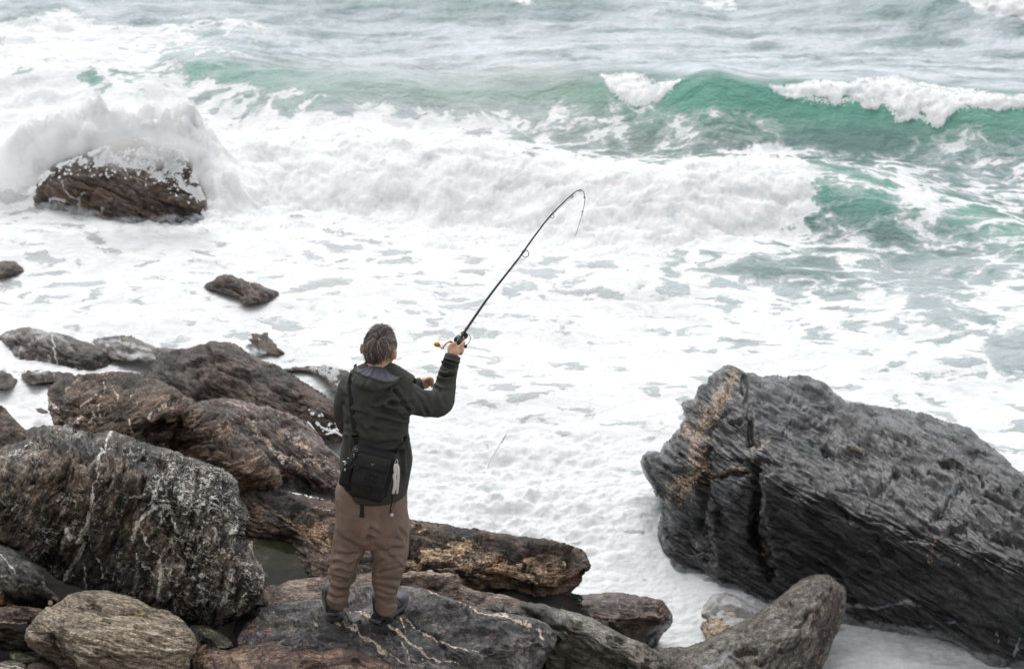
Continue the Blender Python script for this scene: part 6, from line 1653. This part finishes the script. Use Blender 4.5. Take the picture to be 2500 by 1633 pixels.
# straps
sp1 = spline(x1([(372, 470), (352, 545), (358, 640), (372, 760), (386, 880), (396, 950), (404, 1020), (404, 1070)]), 46)
S3 = np.array([on(JB, a, b, .004) for a, b in sp1])
S3[:, 1] = np.convolve(np.pad(S3[:, 1], 3, mode="edge"), np.ones(7) / 7, "valid") - .003
S3 = at(sp1[:, 0], sp1[:, 1], S3[:, 1])
strap = part("shoulder_strap", *(lambda d: (d[0], [d[1], d[2]]))(ribbon(S3, .022, .005, (0, -1, .4))), black_cloth, bag)
mb = MB()
k = 31
mb.add(*box(S3[k] + (0, -.006, .002), (1, 0, .12), (0, -.3, 1), (0, 1, .3), .0165, .015, .004))
mb.add(*box(S3[k + 2] + (0, -.009, .002), (1, 0, .12), (0, -.3, 1), (0, 1, .3), .0150, .004, .004))
mb.build("buckle", black_plastic, strap)
mb = MB()
c0 = mC([(385, 225, dyb - .01)])[0]
an = np.linspace(0, 2 * math.pi, 16)
mb.add(*tube(c0 + .0075 * (np.cos(an)[:, None] * np.array([1, 0, 0]) + 1.3 * np.sin(an)[:, None] * np.array([0, -.2, 1])), .0016, 6))
mb.add(*tube(mC([(345, 285, dyb - .012), (340, 330, dyb - .014), (345, 385, dyb - .012)]), [.002, .0028, .002], 6, 8))
mb.build("snap_hook", steel, strap)
mb = MB().add(*tube(mC([(385, 245, dyb - .008), (375, 330, dyb - .008), (400, 420, dyb + .02)]), .007, 8, 10, flat=.5))
mb.build("strap_end", black_cloth, strap)
sp2 = spline(xC([(1085, 345), (1130, 270), (1190, 195), (1250, 120), (1300, 40), (1330, -40)]), 26)
S4 = np.array([on(JB, a, b, .006) for a, b in sp2])
S4[:4, 1] = np.linspace(Y0 + dyb + .03, S4[4, 1], 4, endpoint=False)
S4 = at(sp2[:, 0], sp2[:, 1], S4[:, 1])
part("side_strap", *(lambda d: (d[0], [d[1], d[2]]))(ribbon(S4, .016, .005, (0, -1, .4))), black_cloth, bag)
T3 = np.array([on(TB, a, b, .006) for a, b in spline(xC([(505, 1130), (500, 1250), (495, 1370), (495, 1475)]), 14)])
lower = part("hanging_strap", *(lambda d: (d[0], [d[1], d[2]]))(ribbon(T3, .020, .004, (0, -1, .3))), black_cloth, bag)
MB().add(*box(T3[-1] + (0, -.004, .004), (1, 0, 0), (0, -.2, 1), (0, 1, .2), .013, .008, .004)).build("strap_keeper", black_plastic, lower)
T4 = np.array([on(TB, a, b, .002) for a, b in spline(xC([(650, 1230), (655, 1400), (645, 1560)]), 10)])

# white fish gripper at the bag's right side
dg = dyb - .004
grip = thing("fish_gripper", "white plastic fish gripper clipped to the right side of the bag", "fishing tool", mC([(1150, 1040, dg)])[0])
wp = plain("white_plastic", (222, 222, 220), .4, var=.05)
MB().add(*tube(mC([(1150, 475, dg), (1170, 560, dg - .004), (1178, 700, dg - .006), (1172, 860, dg - .006), (1158, 1040, dg)]), [.0070, .0100, .0088, .0078, .0065], 12, 24)).build("handle", wp, grip)
MB().add(*tube(mC([(1130, 480, dg - .006), (1120, 560, dg - .012), (1128, 660, dg - .014), (1110, 715, dg - .016), (1122, 800, dg - .016), (1118, 900, dg - .014), (1086, 1045, dg - .008)]), [.0060, .0075, .0080, .0086, .0085, .0080, .0066], 12, 28)).build("jaw", wp, grip)
for a, b in ((1178, 712), (1160, 775), (1172, 860), (1165, 990), (1130, 700)):
    MB().add(*ball(mC([(a, b, dg - .0155)])[0], .0016, 8, 6)).build("rivet", black_plastic, grip)
MB().add(*tube(mC([(1120, 470, dg), (1150, 400, dg + .004), (1175, 420, dg), (1165, 480, dg - .008)]), .0022, 6, 16)).build("loop", steel, grip)
lany = thing("lanyard", "black cord with a white bead dangling under the white gripper", "cord", mC([(1060, 1450, -.165)])[0])
MB().add(*tube(mC([(1075, 1050, dg), (1068, 1150, -.165), (1062, 1230, -.165), (1035, 1330, -.165), (1030, 1435, -.165)]), [.0036, .0040, .0042, .0036, .0028], 8, 26)).build("thick_cord", black_cloth, lany)
MB().add(*tube(mC([(1185, 1040, dg), (1172, 1130, -.16), (1110, 1260, -.165), (1050, 1380, -.17), (1045, 1420, -.17)]), .0018, 6, 22)).build("thin_cord", plain("grey_cord", (70, 64, 58), .7), lany)
MB().add(*ball(mC([(1060, 1450, -.17)])[0], .0096, 16, 12)).build("bead", wp, lany)
pl = thing("pliers", "small steel pliers clipped to the left side of the bag", "fishing tool", mC([(165, 660, dyb + .02)])[0])
MB().add(*tube(mC([(120, 460, dyb + .03), (150, 440, dyb + .02), (190, 460, dyb + .01), (205, 500, dyb + .01)]), [.003, .005, .005, .004], 8, 14)).add(*tube(mC([(160, 480, dyb + .01), (180, 520, dyb + .01)]), .0045, 8, 6)).build("jaw", steel, pl)
MB().add(*tube(mC([(178, 565, dyb + .0), (172, 610, dyb), (163, 660, dyb + .01)]), [.0042, .0055, .002], 8, 12)).build("handle", steel, pl)
MB().add(*tube(mC([(140, 560, dyb + .02), (132, 620, dyb + .02), (125, 690, dyb + .03), (105, 790, dyb + .04)]), [.004, .0046, .0046, .003], 8, 14)).build("grip", black_plastic, pl)
MB().add(*tube(mC([(120, 470, dyb + .03), (150, 540, dyb + .005), (210, 575, dyb - .004), (270, 570, dyb - .01), (325, 520, dyb - .01), (355, 440, dyb - .005)]), .0026, 8, 28)).build("coil_cord", black_plastic, pl)
MB().add(*box(mC([(238, 376, dyb + .012)])[0], (1, 0, -.2), (0, -.3, 1), (0, 1, .3), .005, .003, .002)).build("clip", steel, pl)

# ---------------------------------------------------------------- rod, reel, lure
rod = thing("fishing_rod", "long black fishing rod bent over at the tip with a gold handled reel", "fishing rod", mD([(840, 670, .345)])[0])
blank = plain("carbon_blank", (20, 20, 23), .5, spec=.25)
RP = np.array([(1102, 862, .315), (1115.5, 840, .345), (1133, 812, .43), (1196, 721, .78), (1264, 634, 1.10), (1301, 582, 1.30), (1342, 529, 1.50), (1384, 487, 1.72), (1408, 467, 1.88), (1422, 466, 1.99), (1428, 486, 2.06), (1422, 520, 2.11), (1405, 577, 2.16)])
RS = spline(np.concatenate([M(RP[:, 0], RP[:, 1], RP[:, 2]), np.array([.0085, .0082, .0075, .0066, .0056, .0050, .0043, .0034, .0027, .0022, .0019, .0016, .0012])[:, None]], 1), 120)
MB().add(*tube(RS[8:, :3], RS[8:, 3], 10)).build("blank", blank, rod)
MB().add(*tube(RS[:17, :3], np.linspace(.0115, .0118, 17), 12)).add(*tube(mD([(850, 655, .347), (905, 590, .375), (945, 545, .40)]), [.0150, .0138, .0098], 14, 8)).build("handle", black_plastic, rod)
wire = plain("guide_wire", (52, 52, 56), .3, .6)
RT = np.gradient(RS[:, :3], axis=0)
RT /= np.linalg.norm(RT, axis=1)[:, None]


def guide(k, r, leg):
    t = RT[k]
    u = nrm(np.cross(t, (0, -1, .4)))
    w = np.cross(t, u)
    dn = nrm(.55 * u + (w if w[2] < 0 else -w))
    c = RS[k, :3] + dn * (leg + r)
    a = np.linspace(0, 2 * math.pi, 22)
    e = nrm(np.cross(t, dn))
    tt = nrm(.75 * t + .3 * dn)
    mb_ = MB()
    mb_.add(*tube(c + r * (np.cos(a)[:, None] * nrm(np.cross(e, tt)) + np.sin(a)[:, None] * e), .0020 + .0004 * (r > .015), 6))
    for s_ in (-1, 1):
        j = int(np.clip(k + s_ * 3, 0, 119))
        mb_.add(*tube([RS[j, :3], c - dn * r * .9 + .2 * s_ * r * e], .0016, 6, 4))
    return mb_.build("guide", wire, rod)


for k, r, leg in ((44, .021, .008), (61, .012, .005), (74, .008, .004), (86, .006, .003), (97, .005, .002), (108, .004, .002)):
    guide(k, r, leg)
# reel: on the far side of the rod
ax = nrm(mD([(1040, 430, .46)])[0] - mD([(850, 640, .40)])[0])
reel = part("reel", *(lambda d: (d[0], [d[1], d[2]]))(tube([mD([(835, 610, .405)])[0], mD([(850, 590, .41)])[0], mD([(900, 540, .425)])[0], mD([(930, 505, .435)])[0]], [.012, .0235, .0250, .0230], 24, 10)), black_plastic, rod)
gp = plain("gold_metal", (206, 156, 62), .28, .9, var=.1)
pale_gold = plain("pale_gold", (196, 182, 148), .3, .6, var=.1)
pa, pb, pc_, pd = (mD([q])[0] for q in ((910, 525, .43), (950, 500, .44), (985, 470, .45), (1040, 415, .465)))
MB().add(*tube([pa, pb], [.0245, .0240], 24, 4)).build("rotor_band", pale_gold, reel)
MB().add(*tube([pb, pc_, pd, pd + ax * .003], [.020, .0205, .0225, .0200], 24, 10)).build("spool", plain("spool_dark", (40, 38, 46), .25, .7), reel)
MB().add(*tube(mD([(1110, 390, .44), (1165, 410, .42), (1200, 470, .41), (1203, 540, .40), (1170, 620, .40), (1120, 675, .40), (1085, 715, .40)]), [.0016, .0018, .0019, .0019, .0018, .0018, .0018], 8, 40)).build("bail", black_plastic, reel)
MB().add(*tube(mD([(1100, 690, .40), (1075, 730, .40), (1050, 755, .40)]), [.0045, .0085, .0060], 10, 8)).add(*tube(mD([(940, 560, .42), (1010, 640, .41), (1060, 745, .40)]), [.007, .006, .006], 10, 8)).build("bail_arm", black_plastic, reel)
MB().add(*tube(mD([(870, 640, .38), (880, 610, .40)]), [.006, .008], 10, 4)).build("foot", black_plastic, reel)
MB().add(*tube(mD([(800, 640, .40), (700, 620, .39), (650, 600, .38), (580, 630, .37), (520, 680, .365), (480, 740, .36), (450, 795, .36)]), [.0052, .0058, .0056, .0048, .0044, .0042, .0042], 10, 36, flat=.7)).build("crank", gp, reel)
hk = MB()
hk.add(*tube(mD([(445, 795, .358), (400, 755, .355), (360, 730, .352)]), [.0040, .0032, .0032], 10, 8))
hk.build("knob_stem", gp, reel)
MB().add(*tube(mD([(375, 735, .352), (350, 710, .351), (300, 670, .35), (262, 690, .348), (240, 715, .346)]), [.0050, .0095, .0140, .0135, .009], 18, 18)).build("knob", gp, reel)

lure = thing("fishing_lure", "slim pale fishing lure hanging in mid air above the foam", "fishing lure", M(1190, 1145, 2.2))
MB().add(*tube(M([1236, 1228, 1216, 1204, 1195, 1189], [1060, 1073, 1092, 1112, 1130, 1147], 2.2), [.002, .003, .0034, .0034, .0026, .001], 10, 24)).build("lure_body", spray_mat, lure)
MB().add(*tube(M([1237, 1231, 1225], [1058, 1068, 1079], 2.196), [.002, .0034, .0037], 10, 8)).build("lure_head", plain("lure_head", (205, 206, 206), .4), lure)
fl = tag(link("fishing_line", None), "thin clear fishing line between the rod tip and the lure", "fishing line")
V, Q, T = tube(np.stack([M(1405, 577, 2.16), M(1330, 800, 2.19), M(1237, 1059, 2.2)]), .00035, 5, 24)
fl.location = M(1237, 1059, 2.2)
V = np.asarray(V)
part("line", V, [Q, T], plain("nylon", (200, 205, 205), .3), fl)

# ---------------------------------------------------------------- spray and splashes
g = np.random.default_rng(21)


def cloud(n, poly, Ya, Yb, keep):
    """n drops seen inside an outline, spread in depth between Ya and Yb; keep(px, py, d) thins them"""
    P = np.asarray(poly, float)
    out = []
    while sum(map(len, out)) < n:
        q = np.stack([g.uniform(P[:, 0].min(), P[:, 0].max(), n), g.uniform(P[:, 1].min(), P[:, 1].max(), n)], -1)
        d, _, _ = sdf(q[:, 0], q[:, 1], P)
        k = (d > 0) & (g.random(n) < keep(q[:, 0], q[:, 1], d))
        out.append(q[k])
    q = np.concatenate(out)[:n]
    return at(q[:, 0], q[:, 1], g.uniform(Ya, Yb, n)), q


# the burst over the far rock: thick behind and above it, streaming off its top and right end
veil_p = zd([(230, 740), (340, 560), (520, 420), (760, 330), (960, 250), (1180, 190), (1380, 140), (1560, 170), (1760, 260), (1880, 480), (1980, 720), (2040, 920), (1960, 900), (1880, 700), (1760, 640), (1560, 560), (1480, 520), (1380, 450), (1200, 430), (1000, 420), (800, 440), (640, 460), (480, 500), (360, 640)])
C2, q2 = cloud(9000, veil_p, 22.35, 22.6, lambda x, y, d: sstep(.42, .62, .5 + .5 * fbm(np.stack([x * .03, y * .035, 0 * x + 5], -1), 4)))
R2 = np.clip(.0045 * np.exp(.5 * g.normal(size=len(C2))), .0025, .015)
big_p = zd([(380, 500), (800, 380), (1250, 300), (1700, 430), (1960, 720), (1900, 820), (1560, 660), (1200, 540), (800, 520), (480, 560)])
C3, q3 = cloud(150, big_p, 22.2, 22.4, lambda x, y, d: 1 + 0 * x)
R3 = g.uniform(.004, .014, len(C3))
o = drops("sea_spray", np.concatenate([C2, C3]), np.concatenate([R2, R3]), spray_mat, 2)
tag(o, "burst of white spray over the dark rock in the surf", None, None, "stuff")

# torn lips of the breaking waves
def lip(line, n, up, dn, Yoff, rr):
    L = spline(line, 400)[:, :2]
    k = g.integers(0, 400, n)
    x = L[k, 0] + g.normal(0, 3, n)
    y = L[k, 1] - np.abs(g.normal(0, up, n)) * (.4 + sstep(-.2, .5, perlin(np.stack([x * .05, 0 * x, 0 * x], -1)))) + np.abs(g.normal(0, dn, n))
    Yw = at(L[k, 0], L[k, 1], Z=.42)[:, 1] - Yoff
    return at(x, y, Yw + g.normal(0, .12, n)), g.uniform(rr[0], rr[1], n)


A = [
     lip([(1880, 212), (2000, 202), (2110, 198), (2190, 188), (2240, 206), (2320, 222), (2500, 236)], 500, 4, 3, .15, (.004, .009)),
     lip([(1960, 232), (2030, 246), (2085, 240), (2150, 240), (2195, 286), (2240, 280), (2290, 300), (2340, 260), (2500, 256)], 1500, 3, 6, .35, (.004, .010)),
     lip([(1470, 190), (1545, 182), (1600, 205), (1650, 200)], 350, 4, 3, .1, (.004, .010)), lip([(1490, 212), (1530, 244), (1570, 250), (1640, 216)], 500, 3, 5, .3, (.004, .010))]
o = drops("wave_spray", np.concatenate([a[0] for a in A]), np.concatenate([a[1] for a in A]), spray_mat, 3)
tag(o, "fine white drops torn off the lips of the breaking waves", None, None, "stuff")

# drops and threads thrown up behind the man's back
pts, rr = [], []
for a in (z3([(2120, 385), (2160, 400), (2190, 370), (2200, 420), (2230, 440), (2250, 400), (2280, 410), (2270, 450), (2320, 470), (2280, 500), (2210, 380), (2180, 420), (2240, 460), (2255, 425)])):
    c = at(a[0] + g.normal(0, 3, 14), a[1] + g.normal(0, 3, 14), 18.0 + g.normal(0, .1, 14))
    pts.append(c)
    rr.append(g.uniform(.004, .014, 14))
for a in z3([(2110, 690), (2170, 700), (2280, 740), (2285, 765), (2230, 770), (2290, 720), (2150, 760), (2180, 790), (2220, 800), (2280, 800)]):
    c = at(a[0] + g.normal(0, 4, 5), a[1] + g.normal(0, 4, 5), 17.0 + g.normal(0, .1, 5))
    pts.append(c)
    rr.append(g.uniform(.005, .012, 5))
o = drops("splash_drops", np.concatenate(pts), np.concatenate(rr), spray_mat, 4)
tag(o, "white splash drops flying up beside the man's left shoulder", None, None, "stuff")
mb = MB()
for ln_, Y_ in ((z3([(2195, 365), (2185, 400), (2215, 440), (2250, 455), (2245, 410)]), 18.0), (z3([(2090, 380), (2130, 378), (2170, 400)]), 18.2), (z3([(2240, 385), (2285, 410), (2250, 440), (2240, 470)]), 18.0), (z3([(2150, 750), (2190, 790), (2240, 800), (2290, 795)]), 17.0), (z3([(2080, 745), (2120, 800), (2160, 850)]), 17.0), (z3([(2200, 830), (2260, 815), (2310, 835)]), 16.9)):
    p = np.array(ln_)
    pts_ = at(p[:, 0], p[:, 1], Y_)
    r = g.uniform(.003, .009, len(p))
    V, Q, T = tube(pts_, r, 8, 26)
    V = V + .012 * np.stack([perlin(V * 14), perlin(V * 14 + 7), perlin(V * 14 + 3)], -1)
    mb.add(V, Q, T)
V, f = mb.data()
o = link("splash_threads", make_mesh("splash_threads", V, f), spray_mat)
tag(o, "white threads of splashing water against the dark rocks", None, None, "stuff")

# the airborne mist of the burst: finest drops, too fine to tell apart
def mist(name, label, c, r, dens, seed, lo=.42, hi=.62):
    V, Q, T = ball((0, 0, 0), r, 28, 18)
    o = link(name, make_mesh(name, V, [Q, T]), None, loc=c)
    mt_ = bpy.data.materials.new("mist_air")
    mt_.use_nodes = True
    t = mt_.node_tree
    t.nodes.clear()
    ou = t.nodes.new("ShaderNodeOutputMaterial")
    pv = t.nodes.new("ShaderNodeVolumePrincipled")
    pv.inputs["Color"].default_value = (.99, .99, .99, 1)
    pv.inputs["Anisotropy"].default_value = .72
    n = NT.__new__(NT)
    n.t, n.mat = t, mt_
    ob = n.obj()
    ln = t.nodes.new("ShaderNodeVectorMath")
    ln.operation = "LENGTH"
    t.links.new(n.vmul(ob, tuple(1 / x for x in r)), ln.inputs[0])
    fall = n.rng(ln.outputs["Value"], .25, 1.0, 1, 0, True)
    nz = n.noise(n.vadd(ob, (seed, 0, 0)), 3.0, 7, .66, .8)
    d = n.math("ADD", fall, n.math("MULTIPLY", n.math("SUBTRACT", nz, .5), 2.6))
    t.links.new(n.math("MULTIPLY", n.math("MULTIPLY", n.rng(d, lo - .12, hi + .12, 0, 1, True), n.rng(fall, 0, .2)), dens), pv.inputs["Density"])
    t.links.new(pv.outputs[0], ou.inputs["Volume"])
    o.data.materials.append(mt_)
    tag(o, label, None, None, "stuff")
    return o


mist("spray_mist", "white mist of the wave bursting behind the dark rock in the surf", at(270, 372, 23.75), (1.5, .85, .78), 5.0, 1.0)
mist("spray_mist", "white mist streaming off the seaward end of the dark rock", at(545, 470, 23.35), (.42, .55, .50), 2.5, 4.0)
mist("spray_mist", "white mist over the landward end of the dark rock", at(15, 430, 23.3), (.50, .55, .55), 2.5, 9.0)
mist("spray_mist", "thin white mist hanging in front of the top of the dark rock", at(345, 362, 22.72), (.78, .22, .30), 5.0, 14.0)
